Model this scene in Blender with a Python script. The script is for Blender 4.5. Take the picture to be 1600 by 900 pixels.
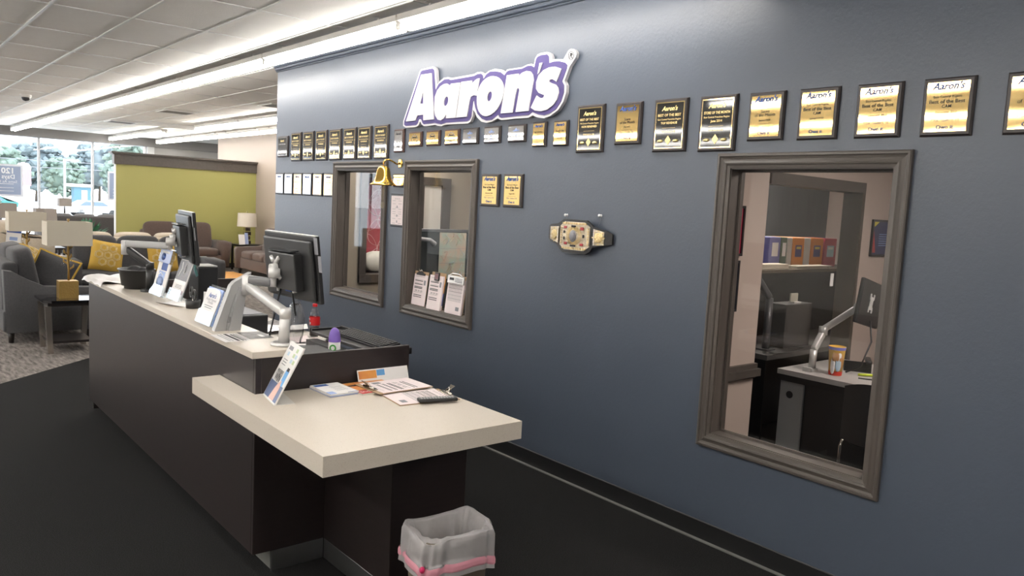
import bpy, bmesh, math, random
from mathutils import Matrix, Vector
for o in list(bpy.data.objects): bpy.data.objects.remove(o)
S = bpy.context.scene
COL = S.collection
random.seed(7)
PI = math.pi

# ------------------------------------------------------------------ camera
def cam_matrix(yaw, pitch, roll, loc):
    cy, sy, cp, sp = math.cos(yaw), math.sin(yaw), math.cos(pitch), math.sin(pitch)
    f = Vector((sy*cp, cy*cp, sp)); r = Vector((cy, -sy, 0)); u = r.cross(f)
    r2 = math.cos(roll)*r + math.sin(roll)*u
    u2 = -math.sin(roll)*r + math.cos(roll)*u
    m = Matrix((r2, u2, -f)).transposed().to_4x4(); m.translation = loc
    return m
cd = bpy.data.cameras.new('camera'); cam = bpy.data.objects.new('camera', cd); COL.objects.link(cam)
cd.sensor_width = 36; cd.lens = 36*1220/1600; cd.clip_start = 0.05; cd.clip_end = 400
cam.matrix_world = cam_matrix(math.radians(40.19), math.radians(-5.97), math.radians(2.98), (0, 0, 1.78))
S.camera = cam
S.view_settings.view_transform = 'Standard'; S.view_settings.look = 'None'
S.view_settings.gamma = 1; S.view_settings.use_curve_mapping = False
S.view_settings.exposure = 0.0
# ------------------------------------------------------------------ daylight and lamps
TUBE = 33.0          # radiance of every fluorescent tube in the store
SKY = 6.0
w = bpy.data.worlds.new('overcast_sky'); S.world = w; w.use_nodes = True
nt = w.node_tree; bg = nt.nodes['Background']
tc = nt.nodes.new('ShaderNodeTexCoord'); sx = nt.nodes.new('ShaderNodeSeparateXYZ'); rp = nt.nodes.new('ShaderNodeValToRGB')
nt.links.new(tc.outputs['Generated'], sx.inputs[0]); nt.links.new(sx.outputs['Z'], rp.inputs[0]); nt.links.new(rp.outputs[0], bg.inputs[0])
rp.color_ramp.elements[0].position = 0.0; rp.color_ramp.elements[0].color = (.93, .96, 1, 1)
rp.color_ramp.elements[1].position = 0.6; rp.color_ramp.elements[1].color = (.72, .85, 1, 1)
bg.inputs[1].default_value = SKY
sd = bpy.data.lights.new('sun', 'SUN'); sd.energy = 3.5; sd.angle = 0.05; sd.color = (1, .95, .86)
so = bpy.data.objects.new('sun', sd); COL.objects.link(so); so.rotation_euler = (math.radians(38), math.radians(14), 0)
def area(name, loc, sx_, sy_, power, color=(1, .96, .9), rot=(0, 0, 0)):
    l = bpy.data.lights.new(name, 'AREA'); l.shape = 'RECTANGLE'; l.size = sx_; l.size_y = sy_; l.energy = power; l.color = color
    o = bpy.data.objects.new(name, l); COL.objects.link(o); o.location = loc; o.rotation_euler = rot
    return o
# lamps of the offices behind the blue wall
area('office_lamp', (5.0, 1.0, 2.6), .6, 1.2, 75, (1, .88, .8))
area('office_lamp', (6.3, 4.1, 2.6), .6, .6, 30, (1, .9, .82))
area('office_lamp', (4.9, 5.3, 2.6), .6, 1.2, 50, (1, .9, .82))
area('office_lamp', (4.6, 7.3, 2.6), .6, .8, 34, (1, .9, .82))

# ------------------------------------------------------------------ helpers
class B:
    """collects shapes, then links them as ONE mesh object"""
    def __init__(s): s.bm = bmesh.new(); s.mats = []
    def slot(s, m):
        if m is None: return 0
        if m not in s.mats: s.mats.append(m)
        return s.mats.index(m)
    def _take(s, tmp, M=None, m=None, smooth=False):
        i = s.slot(m)
        if M is not None: bmesh.ops.transform(tmp, matrix=M, verts=tmp.verts)
        vm = {}
        for v in tmp.verts: vm[v] = s.bm.verts.new(v.co)
        for f in tmp.faces:
            try: nf = s.bm.faces.new([vm[v] for v in f.verts])
            except ValueError: continue
            nf.material_index = i; nf.smooth = smooth
        tmp.free(); return s
    def box(s, c, d, m=None, r=0, seg=2, M=None, smooth=False):
        t = bmesh.new(); bmesh.ops.create_cube(t, size=1)
        bmesh.ops.scale(t, vec=d, verts=t.verts)
        if r > 0: bmesh.ops.bevel(t, geom=t.edges[:], offset=min(r, min(d)*.49), segments=seg, profile=.5, affect='EDGES')
        bmesh.ops.translate(t, vec=c, verts=t.verts)
        return s._take(t, M, m, smooth or (r > 0 and seg > 2))
    def span(s, x0, x1, y0, y1, z0, z1, m=None, r=0, seg=2):
        return s.box(((x0+x1)/2, (y0+y1)/2, (z0+z1)/2), (abs(x1-x0), abs(y1-y0), abs(z1-z0)), m, r, seg)
    def cyl(s, a, b, r, m=None, n=16, r2=None, cap=True):
        a, b = Vector(a), Vector(b); d = b-a; L = d.length
        t = bmesh.new(); bmesh.ops.create_cone(t, cap_ends=cap, segments=n, radius1=r, radius2=r if r2 is None else r2, depth=L)
        q = Vector((0, 0, 1)).rotation_difference(d.normalized()) if L else None
        M = Matrix.Translation((a+b)/2) @ q.to_matrix().to_4x4()
        i = s.slot(m); bmesh.ops.transform(t, matrix=M, verts=t.verts)
        for f in t.faces: f.smooth = len(f.verts) == 4 and n > 6
        vm = {v: s.bm.verts.new(v.co) for v in t.verts}
        for f in t.faces:
            nf = s.bm.faces.new([vm[v] for v in f.verts]); nf.material_index = i; nf.smooth = f.smooth
        t.free(); return s
    def lathe(s, prof, m=None, n=24, M=None, sx=1, sy=1):
        t = bmesh.new(); rings = []
        for (r, z) in prof:
            if r < 1e-6: rings.append([t.verts.new((0, 0, z))])
            else: rings.append([t.verts.new((r*sx*math.cos(2*PI*k/n), r*sy*math.sin(2*PI*k/n), z)) for k in range(n)])
        for a, b in zip(rings, rings[1:]):
            for k in range(n):
                k2 = (k+1) % n
                if len(a) == 1 and len(b) == 1: continue
                if len(a) == 1: t.faces.new((a[0], b[k2], b[k]))
                elif len(b) == 1: t.faces.new((a[k], a[k2], b[0]))
                else: t.faces.new((a[k], a[k2], b[k2], b[k]))
        bmesh.ops.recalc_face_normals(t, faces=t.faces)
        return s._take(t, M, m, True)
    def tube(s, pts, r, m=None, n=8, M=None, flat=1.0):
        """sweep; r may be a list (one radius per point)"""
        pts = [Vector(p) for p in pts]; t = bmesh.new(); rings = []; up = None
        for i, p in enumerate(pts):
            d = (pts[min(i+1, len(pts)-1)]-pts[max(i-1, 0)]).normalized()
            if up is None: up = d.orthogonal().normalized()
            up = (up - d*up.dot(d)); up = up.normalized() if up.length > 1e-6 else d.orthogonal().normalized()
            sd_ = d.cross(up); rr = r[i] if isinstance(r, (list, tuple)) else r
            rings.append([t.verts.new(p+rr*(math.cos(2*PI*k/n)*up+flat*math.sin(2*PI*k/n)*sd_)) for k in range(n)])
        for a, b in zip(rings, rings[1:]):
            for k in range(n): t.faces.new((a[k], a[(k+1) % n], b[(k+1) % n], b[k]))
        t.faces.new(rings[0][::-1]); t.faces.new(rings[-1])
        bmesh.ops.recalc_face_normals(t, faces=t.faces)
        return s._take(t, M, m, True)
    def prism(s, pts, z0, z1, m=None, holes=(), M=None):
        """polygon in local XY with optional holes, extruded z0..z1"""
        t = bmesh.new(); es = []
        def loop(P):
            vs = [t.verts.new((p[0], p[1], z0)) for p in P]
            for k in range(len(vs)): es.append(t.edges.new((vs[k], vs[(k+1) % len(vs)])))
        loop(pts)
        for hq in holes: loop(hq)
        if holes: bmesh.ops.triangle_fill(t, use_beauty=True, use_dissolve=False, edges=es)
        else:
            t.faces.new(t.verts[:]); bmesh.ops.triangulate(t, faces=t.faces[:])
        if z1 != z0:
            g = bmesh.ops.extrude_face_region(t, geom=t.faces[:])
            bmesh.ops.translate(t, vec=(0, 0, z1-z0), verts=[e for e in g['geom'] if isinstance(e, bmesh.types.BMVert)])
        bmesh.ops.recalc_face_normals(t, faces=t.faces[:])
        return s._take(t, M, m)
    def quad(s, pts, m=None, smooth=False):
        i = s.slot(m); f = s.bm.faces.new([s.bm.verts.new(p) for p in pts]); f.material_index = i; f.smooth = smooth; return s
    def grid(s, fn, nu, nv, m=None, closeu=False, M=None):
        t = bmesh.new(); g = [[t.verts.new(fn(i/(nu if closeu else nu-1), j/(nv-1))) for j in range(nv)] for i in range(nu)]
        for i in range(nu if closeu else nu-1):
            for j in range(nv-1):
                a, b = g[i], g[(i+1) % nu]
                t.faces.new((a[j], b[j], b[j+1], a[j+1]))
        return s._take(t, M, m, True)
    def pillow(s, c, d, e=.55, m=None, nu=20, nv=12, M=None, ez=.9):
        """inflated cushion: superellipsoid"""
        def sp(v, p): return math.copysign(abs(v)**p, v)
        def fn(u, v):
            a = 2*PI*u; b = PI*(v-.5)
            return (c[0]+d[0]/2*sp(math.cos(b), ez)*sp(math.cos(a), e), c[1]+d[1]/2*sp(math.cos(b), ez)*sp(math.sin(a), e), c[2]+d[2]/2*sp(math.sin(b), ez))
        return s.grid(fn, nu, nv, m, True, M)
    def text(s, st, M, size, m=None, bold=0.0, shear=0.0, align='CENTER', width=None):
        vs, fs, wd = text_geo(st, bold, shear)
        k = size; kx = size
        if width and wd*size > width: kx = width/wd
        ox = {'CENTER': -wd/2, 'LEFT': 0, 'RIGHT': -wd}[align]
        i = s.slot(m); bv = [s.bm.verts.new(M @ Vector(((v[0]+ox)*kx, v[1]*k, 0))) for v in vs]
        for f in fs:
            try: nf = s.bm.faces.new([bv[q] for q in f]); nf.material_index = i
            except ValueError: pass
        return s
    def build(s, name, mat=None, parent=None, link=True):
        me = bpy.data.meshes.new(name); s.bm.normal_update(); s.bm.to_mesh(me); s.bm.free()
        ms = s.mats if s.mats else [mat]
        for m in ms: me.materials.append(m if m else mat)
        o = bpy.data.objects.new(name, me); COL.objects.link(o)
        if parent is not None: o.parent = parent
        return o
_tc = {}
def text_geo(st, bold, shear):
    key = (st, bold, shear)
    if key in _tc: return _tc[key]
    c = bpy.data.curves.new('lettering', 'FONT'); c.body = st; c.resolution_u = 2; c.offset = bold; c.shear = shear; c.fill_mode = 'FRONT'
    o = bpy.data.objects.new('lettering', c); COL.objects.link(o)
    dg = bpy.context.evaluated_depsgraph_get(); dg.update()
    me = o.evaluated_get(dg).to_mesh()
    vs = [v.co.copy() for v in me.vertices]; fs = [tuple(p.vertices) for p in me.polygons]
    x0 = min((v.x for v in vs), default=0); x1 = max((v.x for v in vs), default=1)
    vs = [(v.x-x0, v.y) for v in vs]
    o.evaluated_get(dg).to_mesh_clear(); bpy.data.objects.remove(o); bpy.data.curves.remove(c)
    _tc[key] = (vs, fs, x1-x0); return _tc[key]
def tag(o, label=None, cat=None, group=None, kind=None):
    if label: o['label'] = label
    if cat: o['category'] = cat
    if group: o['group'] = group
    if kind: o['kind'] = kind
    return o
def thing(name, label, cat, loc=(0, 0, 0), rot=(0, 0, 0), group=None, M=None):
    o = bpy.data.objects.new(name, None); o.empty_display_size = .05; COL.objects.link(o)
    if M is not None: o.matrix_world = M
    else: o.location = loc; o.rotation_euler = rot
    return tag(o, label, cat, group)
def struct(name, b, m, parent=None):
    o = b.build(name, m, parent)
    if parent is None: o['kind'] = 'structure'
    return o
def share(src, name, parent, M=None):
    o = src.copy(); o.name = name; COL.objects.link(o); o.parent = parent
    if M is not None: o.matrix_local = M
    return o
def dup(root, loc, rot=None, label=None):
    r = root.copy(); COL.objects.link(r); r.location = loc
    if rot is not None: r.rotation_euler = rot
    if label: r['label'] = label
    for ch in list(root.children):
        c = ch.copy(); COL.objects.link(c); c.parent = r
        for g in list(ch.children):
            d = g.copy(); COL.objects.link(d); d.parent = c
    return r
def T(x=0, y=0, z=0): return Matrix.Translation((x, y, z))
def R(a, ax='Z'): return Matrix.Rotation(a, 4, ax)
WX = 3.542                                   # the blue wall's face
def onwall(y, z, off=0.0):
    """frame on the blue wall: local x to the viewer's right, y up, z out of the wall"""
    m = Matrix(((0, 0, -1), (-1, 0, 0), (0, 1, 0))).to_4x4(); m.translation = (WX-off, y, z); return m

# ------------------------------------------------------------------ materials
MATS = {}
def mat(name, col=(.5, .5, .5), rough=.5, metal=0, spec=.5, noise=None, bump=None, emit=None, alpha=None, coat=0, sheen=0):
    """noise=(scale, amount, colour2[, stretch]) mottles the colour; bump=(scale, strength)"""
    m = bpy.data.materials.new(name); m.use_nodes = True; n = m.node_tree; p = n.nodes['Principled BSDF']
    p.inputs['Base Color'].default_value = (*col, 1); p.inputs['Roughness'].default_value = rough; p.inputs['Metallic'].default_value = metal
    p.inputs['Specular IOR Level'].default_value = spec
    if coat: p.inputs['Coat Weight'].default_value = coat; p.inputs['Coat Roughness'].default_value = .1
    if sheen: p.inputs['Sheen Weight'].default_value = sheen
    if noise or bump:
        t = n.nodes.new('ShaderNodeTexCoord'); mp = n.nodes.new('ShaderNodeMapping'); n.links.new(t.outputs['Object'], mp.inputs[0])
        if noise and len(noise) > 3: mp.inputs['Scale'].default_value = noise[3]
    if noise:
        q = n.nodes.new('ShaderNodeTexNoise'); q.inputs['Scale'].default_value = noise[0]; q.inputs['Detail'].default_value = 4; n.links.new(mp.outputs[0], q.inputs[0])
        r = n.nodes.new('ShaderNodeValToRGB'); a = noise[1]; r.color_ramp.elements[0].position = .5-a; r.color_ramp.elements[1].position = .5+a
        r.color_ramp.elements[0].color = (*col, 1); r.color_ramp.elements[1].color = (*noise[2], 1)
        n.links.new(q.outputs['Fac'], r.inputs[0]); n.links.new(r.outputs[0], p.inputs['Base Color'])
    if bump:
        q = n.nodes.new('ShaderNodeTexNoise'); q.inputs['Scale'].default_value = bump[0]; q.inputs['Detail'].default_value = 2 if bump[0] < 20 else 4; n.links.new(mp.outputs[0], q.inputs[0])
        b = n.nodes.new('ShaderNodeBump'); b.inputs['Strength'].default_value = bump[1]; b.inputs['Distance'].default_value = .02
        n.links.new(q.outputs['Fac'], b.inputs['Height']); n.links.new(b.outputs[0], p.inputs['Normal'])
    if emit: p.inputs['Emission Color'].default_value = (*emit[:3], 1); p.inputs['Emission Strength'].default_value = emit[3]
    MATS[name] = m; return m
def glassmat(name, tint=(1, 1, 1), refl=.0, rough=0.0, base=.05):
    """thin pane: see-through with a view-angle reflection"""
    m = bpy.data.materials.new(name); m.use_nodes = True; n = m.node_tree; n.nodes.clear()
    o = n.nodes.new('ShaderNodeOutputMaterial'); tr = n.nodes.new('ShaderNodeBsdfTransparent'); gl = n.nodes.new('ShaderNodeBsdfGlossy'); mx = n.nodes.new('ShaderNodeMixShader'); lw = n.nodes.new('ShaderNodeLayerWeight')
    tr.inputs[0].default_value = (*tint, 1); gl.inputs['Roughness'].default_value = rough; lw.inputs['Blend'].default_value = .5
    pw = n.nodes.new('ShaderNodeMath'); pw.operation = 'POWER'; pw.inputs[1].default_value = 5; n.links.new(lw.outputs['Facing'], pw.inputs[0])
    ad = n.nodes.new('ShaderNodeMath'); ad.operation = 'MULTIPLY_ADD'; ad.use_clamp = True; ad.inputs[1].default_value = .9; ad.inputs[2].default_value = refl+.015; n.links.new(pw.outputs[0], ad.inputs[0])
    n.links.new(ad.outputs[0], mx.inputs[0]); n.links.new(tr.outputs[0], mx.inputs[1]); n.links.new(gl.outputs[0], mx.inputs[2]); n.links.new(mx.outputs[0], o.inputs[0])
    MATS[name] = m; return m
PAINT = mat('blue_grey_paint', (.068, .083, .112), .38, bump=(60, .06))
BEIGE = mat('beige_paint', (.33, .275, .235), .6, bump=(60, .05))
OFFW = mat('office_beige_paint', (.47, .38, .33), .6)
GREYW = mat('pale_grey_paint', (.46, .45, .44), .6)
GREEN = mat('lime_green_paint', (.335, .32, .105), .55, bump=(50, .05))
LIGHTW = mat('pale_wall_paint', (.80, .78, .74), .6)
NICKEL = mat('satin_nickel', (.46, .42, .38), .25, .9)
TILE = mat('ceiling_tile', (.90, .88, .84), .85, noise=(7, .3, (.87, .85, .81)), bump=(160, .25))
TBAR = mat('white_grid_metal', (.82, .82, .80), .4)
TAUPE = mat('taupe_wood', (.098, .082, .071), .45, noise=(22, .3, (.066, .054, .048), (1, 1, .12)), bump=(30, .08))
TAUPEH = mat('taupe_wood_trim', (.090, .077, .067), .45, noise=(22, .3, (.066, .055, .048), (1, .12, 1)))
CARPD = mat('charcoal_carpet', (.005, .005, .0052), .95, noise=(240, .16, (.034, .033, .033)), bump=(300, .9), spec=.15)
CARPL = mat('grey_striped_carpet', (.10, .088, .082), .95, noise=(34, .2, (.30, .27, .25), (1, .18, 1)), bump=(200, .6), spec=.2)
RUG = mat('orange_rug', (.55, .24, .05), .9, noise=(9, .25, (.62, .34, .12)), bump=(150, .5))
VINYL = mat('black_vinyl', (.012, .012, .013), .5)
ALU = mat('brushed_metal', (.42, .42, .43), .35, 1)
STRIPM = mat('metal_strip', (.20, .20, .19), .5, .3)
STEEL = mat('polished_steel', (.62, .58, .52), .12, 1)
TUBEM = mat('lit_tube', (1, 1, 1), .5, emit=(1, .965, .91, TUBE))
WHITEM = mat('white_enamel', (.62, .60, .57), .4)
ESPR = mat('espresso_wood', (.024, .017, .0165), .36, noise=(10, .3, (.017, .0125, .0125), (1, 1, 8)), spec=.45)
QUARTZ = mat('cream_quartz', (.60, .54, .465), .32, noise=(330, .10, (.40, .33, .27)))
_r = [n for n in QUARTZ.node_tree.nodes if n.type == 'VALTORGB'][0]; _r.color_ramp.elements[0].position = .60; _r.color_ramp.elements[1].position = .74
PLASD = mat('black_plastic', (.017, .017, .018), .38, bump=(400, .05))
PLASG = mat('grey_plastic', (.36, .36, .36), .45)
SILVER = mat('silver_paint', (.60, .59, .58), .34, .25)
DKSILV = mat('dark_silver_paint', (.13, .13, .135), .38, .4)
PAPER = mat('white_paper', (.80, .78, .77), .7)
PINKP = mat('pinkish_paper', (.80, .70, .70), .7)
INK = mat('black_ink', (.015, .015, .018), .6)
INKG = mat('grey_ink', (.22, .22, .24), .6)
INKB = mat('blue_ink', (.03, .08, .30), .6)
INKL = mat('light_blue_ink', (.30, .40, .68), .6)
INKW = mat('white_ink', (.85, .85, .85), .6)
def boardmat(nm, c): return mat(nm, c, .38, noise=(14, .3, tuple(x*.7 for x in c), (1, .15, 1)), spec=.4)
BOARD = boardmat('dark_walnut_board', (.045, .034, .033)); BOARDR = boardmat('reddish_walnut_board', (.085, .040, .032)); BOARDK = boardmat('black_board', (.022, .021, .024))
GOLD = mat('gold_plate', (.78, .57, .25), .045, 1, bump=(4, .022)); GOLDB = mat('bright_gold_trim', (.84, .65, .33), .06, 1, bump=(4, .022))
SILVP = mat('silver_plate', (.46, .46, .47), .05, 1, bump=(4, .022)); BLACKP = mat('black_plate', (.012, .011, .010), .05, 0, .6, bump=(4, .022))
GOLDINK = mat('gold_lettering', (.86, .66, .30), .35, .75)
BRASS = mat('polished_brass', (.78, .52, .13), .13, 1)
CLEAR = glassmat('clear_acrylic', (.95, .97, .98), .02)
PANE = glassmat('window_pane', (.95, .96, .96), .012)
SHOPG = glassmat('shop_window_pane', (.97, .98, .99), .01)
# ================================================================== the room
H = 3.153
# floors: charcoal carpet in front, striped carpet beyond a diagonal seam
seam = lambda x: .972*x + 7.08
struct('floor', B().prism([(-8, -5), (3.6, -5), (3.6, seam(3.6)), (-8, seam(-8))], -.1, 0), CARPD)
struct('floor', B().prism([(-8, seam(-8)), (3.6, seam(3.6)), (9, seam(3.6)), (9, 24.2), (-8, 24.2)], -.1, 0), CARPL)
b = B(); b.span(3.6, 9, -1.5, seam(3.6), -.1, 0); struct('floor', b, mat('office_carpet', (.045, .043, .042), .95))
# ceiling: slab, grid and lay-in tiles
b = B(); b.span(-8, 9, -5, 24.3, 3.175, 3.25)
ceil = struct('ceiling', b, mat('ceiling_slab', (.50, .485, .45), .9))
gx = [1.20+.59*k for k in range(-4, 11)]; gy = [7.12+1.175*k for k in range(-5, 15)]
tile0 = None
for i in range(len(gx)-1):
    for j in range(len(gy)-1):
        if gx[i] > 3.3 and gy[j] < 7: continue
        M = T((gx[i]+gx[i+1])/2, (gy[j]+gy[j+1])/2, 3.163)
        if tile0 is None:
            tile0 = B().box((0, 0, 0), (.566, 1.151, .018), r=.004, seg=1).build('ceiling_tile', TILE, ceil); tile0.matrix_local = M
        else: share(tile0, 'ceiling_tile', ceil, M @ R(PI*random.randint(0, 1)))
run0 = cross0 = None
for i, x in enumerate(gx):
    y0 = gy[0] if x < 3.3 else 8.1
    B().span(x-.012, x+.012, y0, gy[-1], 3.1475, 3.173).build('grid_runner', TBAR, ceil)
for y in gy:
    x1 = gx[-1] if y > 8.1 else 3.54
    B().span(gx[0], x1, y-.010, y+.010, 3.1482, 3.173).build('grid_cross', TBAR, ceil)
b = B(); b.span(-8, gx[0], -5, 24.2, 3.150, 3.175); b.span(gx[0], 3.54, -5, gy[0], 3.150, 3.175); struct('ceiling', b, TILE)
# blue wall with three window openings
OPEN = [(1.595, 2.463, .597, 2.047), (4.707, 5.570, .902, 2.045), (6.00, 6.85, .902, 2.045)]
b = B(); ys = -5
for (y0, y1, z0, z1) in OPEN:
    b.span(WX, WX+.12, ys, y0, 0, H+.02); b.span(WX, WX+.12, y0, y1, 0, z0); b.span(WX, WX+.12, y0, y1, z1, H+.02); ys = y1
b.span(WX, WX+.12, ys, 8.30, 0, H+.02)
struct('wall_right', b, PAINT)
b = B()                                                              # cove crown under the ceiling
for (o, z0, z1) in ((.020, 3.085, 3.10), (.034, 3.10, 3.128), (.05, 3.128, 3.15)): b.span(WX-o, WX+.002, -5, 8.31, z0, z1, r=.006, seg=1)
struct('trim_1', b, PAINT)
b = B(); b.span(WX-.008, WX+.01, -5, 8.305, 0, .107, r=.004, seg=1); struct('baseboard_right', b, VINYL)
b = B(); b.span(WX-.030, WX-.008, -5, 8.3, 0, .006); struct('trim_2', b, STRIPM)
# walls out of frame
b = B(); b.span(-8.1, -8, -5, 24.2, 0, H+.02); struct('wall_left', b, LIGHTW)
b = B(); b.span(-8, 9, -5.1, -5, 0, H+.02); struct('wall_back', b, LIGHTW)
b = B(); b.span(9, 9.1, -5, 24.4, 0, H+.02); struct('wall_far_right', b, GREYW)
# showroom: beige wall, lime partition with taupe cap
b = B(); b.span(7.33, 7.45, 8.31, 20.9, 0, H+.02); struct('wall_showroom', b, BEIGE)
b = B(); b.span(4.27, 7.329, 18.30, 18.42, 0, 2.25); struct('wall_partition', b, GREEN)
b = B(); b.span(4.262, 4.274, 18.296, 18.424, 0, 2.25); struct('trim_3', b, mat('white_edge', (.75, .75, .73), .5))
b = B(); b.span(4.23, 7.329, 18.265, 18.45, 2.24, 2.44); b.span(4.20, 7.329, 18.235, 18.48, 2.44, 2.465); b.span(4.17, 7.329, 18.20, 18.51, 2.465, 2.50)
struct('trim_4', b, TAUPEH)
b = B(); b.span(4.27, 7.32, 18.285, 18.30, 0, .11); b.span(7.318, 7.33, 8.31, 18.285, 0, .11); struct('baseboard_showroom', b, VINYL)
# shop front
b = B(); b.span(-8, 9, 23.95, 24.35, 2.93, H+.02); struct('wall_front_header', b, mat('grey_header', (.25, .24, .24), .6))
b = B(); b.span(-8, 9, 24.1, 24.3, 0, .12); b.span(6.62, 7.78, 24.05, 24.3, 0, 2.93); b.span(6.40, 6.62, 24.04, 24.3, 0, .12); struct('wall_front', b, GREYW)
mull = mat('white_mullion', (.62, .63, .66), .45)
mx = [3.77+1.285*k for k in range(-9, 3)]
wi = 1
for k in range(len(mx)):
    x0 = mx[k]; x1 = mx[k+1] if k+1 < len(mx) else None
    if x1 is None: continue
    wr = thing('window_%d' % wi, None, None, ((x0+x1)/2, 24.2, .12)); wr['kind'] = 'structure'; wi += 1
    hw = (x1-x0)/2
    B().span(-hw-.025, -hw+.025, -.06, .06, 0, 2.81).build('mullion', mull, wr)
    B().span(-hw+.025, hw-.025, -.004, .004, .0, 2.81).build('pane', SHOPG, wr)
b = B(); b.span(6.38, 6.42, 24.14, 24.26, .12, 2.93); b.span(6.44, 6.62, 24.02, 24.28, .12, 2.93); struct('trim_5', b, mat('white_post', (.8, .8, .8), .5))
wr = thing('window_%d' % wi, None, None, (8.35, 24.2, .12)); wr['kind'] = 'structure'; wi += 1
B().span(-.57, .57, -.05, .05, 2.5, 2.81).build('header_panel', GREYW, wr); B().span(-.57, .57, -.004, .004, 0, 2.5).build('pane', SHOPG, wr)

# interior windows: mitred taupe casing, deep liner, glass
def casing_window(y0, y1, z0, z1, glass_x, mullion=None):
    global wi
    root = thing('window_%d' % wi, None, None, (WX, (y0+y1)/2, z0)); root['kind'] = 'structure'; wi += 1
    root_inv = root.matrix_basis.inverted()
    yc = (y0+y1)/2
    Wd = .068                                                        # casing width outside the opening
    prof = [(0, 0), (0, .020), (.006, .026), (.016, .027), (.020, .020), (.030, .017), (.042, .021), (.050, .026), (.058, .024), (.061, .017), (.070, .015), (.078, .014), (.078, -.002)]
    oy0, oy1, oz0, oz1 = y0-Wd, y1+Wd, z0-Wd, z1+Wd
    def ring(d): return [(oy0+d, oz0+d), (oy1-d, oz0+d), (oy1-d, oz1-d), (oy0+d, oz1-d)]
    for sidei in range(4):
        bb = B(); a, c = sidei, (sidei+1) % 4
        for (d0, p0), (d1, p1) in zip(prof, prof[1:]):
            r0, r1 = ring(d0), ring(d1)
            q = [(-p0, r0[a][0]-yc, r0[a][1]-z0), (-p0, r0[c][0]-yc, r0[c][1]-z0), (-p1, r1[c][0]-yc, r1[c][1]-z0), (-p1, r1[a][0]-yc, r1[a][1]-z0)]
            bb.quad(q)
        bmesh.ops.remove_doubles(bb.bm, verts=bb.bm.verts, dist=1e-5); bmesh.ops.recalc_face_normals(bb.bm, faces=bb.bm.faces)
        bb.build('casing', TAUPE if sidei % 2 else TAUPEH, root)
    ly0, ly1, lz1 = y0-yc, y1-yc, z1-z0
    for nm, s in (('jamb', (ly0-.001, ly0+.014)), ('jamb', (ly1-.014, ly1+.001))): B().span(-.004, .122, s[0], s[1], .014, lz1-.014).build(nm, TAUPE, root)
    B().span(-.004, .122, ly0, ly1, lz1-.014, lz1+.001).build('head_liner', TAUPEH, root)
    B().span(-.004, .122, ly0, ly1, -.001, .014).build('sill', TAUPEH, root)
    g = glass_x-WX
    for nm, q in (('glazing_bead', (ly0+.014, ly0+.026, .014, lz1-.014)), ('glazing_bead', (ly1-.026, ly1-.014, .014, lz1-.014)), ('glazing_bead', (ly0+.026, ly1-.026, .014, .026)), ('glazing_bead', (ly0+.026, ly1-.026, lz1-.026, lz1-.014))):
        B().span(g-.012, g-.003, *q).build(nm, TAUPE, root)
    B().span(g-.003, g+.003, ly0+.012, ly1-.012, .012, lz1-.012).build('pane', PANE, root)
    return root
for (y0, y1, z0, z1), gxx in zip(OPEN, (3.628, 3.63, 3.63)): casing_window(y0, y1, z0, z1, gxx)

# offices behind the blue wall
OX0, OX1 = 3.662, 8.3
b = B(); b.span(OX0, OX1, -1.5, 8.3, 2.72, 2.8); struct('ceiling_office', b, TILE)
b = B(); b.span(OX1, OX1+.1, -1.5, 8.3, 0, 2.72); struct('wall_office_far', b, OFFW)
b = B(); b.span(OX0, OX1, -1.6, -1.5, 0, 2.72); struct('wall_office_near', b, OFFW)
b = B(); b.span(OX0, 4.70, 2.95, 3.07, 0, 2.72); b.span(4.70, 6.02, 2.95, 3.07, 2.09, 2.72); b.span(6.02, OX1, 2.95, 3.07, 0, 2.72); struct('wall_office_middle', b, OFFW)
b = B(); b.span(OX0, 4.70, 2.93, 2.952, .70, .715); b.span(OX0, 4.72, 2.905, 2.952, .715, .765); b.span(OX0, 4.705, 2.925, 2.952, .765, .80); struct('trim_6', b, TAUPEH)
b = B(); b.span(4.70, 6.03, 2.935, 3.08, 2.02, 2.10); struct('trim_7', b, TAUPEH)
b = B(); b.span(5.985, 6.03, 2.935, 3.09, 0, 2.02); struct('trim_8', b, mat('dark_taupe_jamb', (.085, .068, .05), .5, noise=(20, .3, (.06, .05, .04), (1, 1, .1))))
b = B(); b.span(OX0, OX1, 4.45, 4.6, 0, 2.72); struct('wall_office_dark', b, mat('dark_slate_paint', (.085, .10, .11), .5, noise=(18, .3, (.06, .07, .08), (1, 1, .1))))
# rooms behind the two farther windows
tanp = mat('tan_paint', (.40, .34, .27), .6)
b = B(); b.span(OX0, 4.27, 7.6, 7.7, 0, 2.72); b.span(4.27, 4.86, 7.6, 7.7, 0, .93); b.span(4.27, 4.86, 7.6, 7.7, 2.06, 2.72); b.span(4.86, OX1, 7.6, 7.7, 0, 2.72); struct('wall_office_back', b, tanp)
b = B(); b.span(OX0, OX1, 8.2, 8.3, 0, H); struct('wall_block_end', b, OFFW)
b = B(); b.span(4.20, 4.28, 7.57, 7.72, .87, 2.13); b.span(4.85, 4.93, 7.57, 7.72, .87, 2.13); b.span(4.28, 4.85, 7.57, 7.72, 2.05, 2.13); b.span(4.20, 4.93, 7.56, 7.74, .86, .95); struct('trim_9', b, TAUPE)
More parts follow.
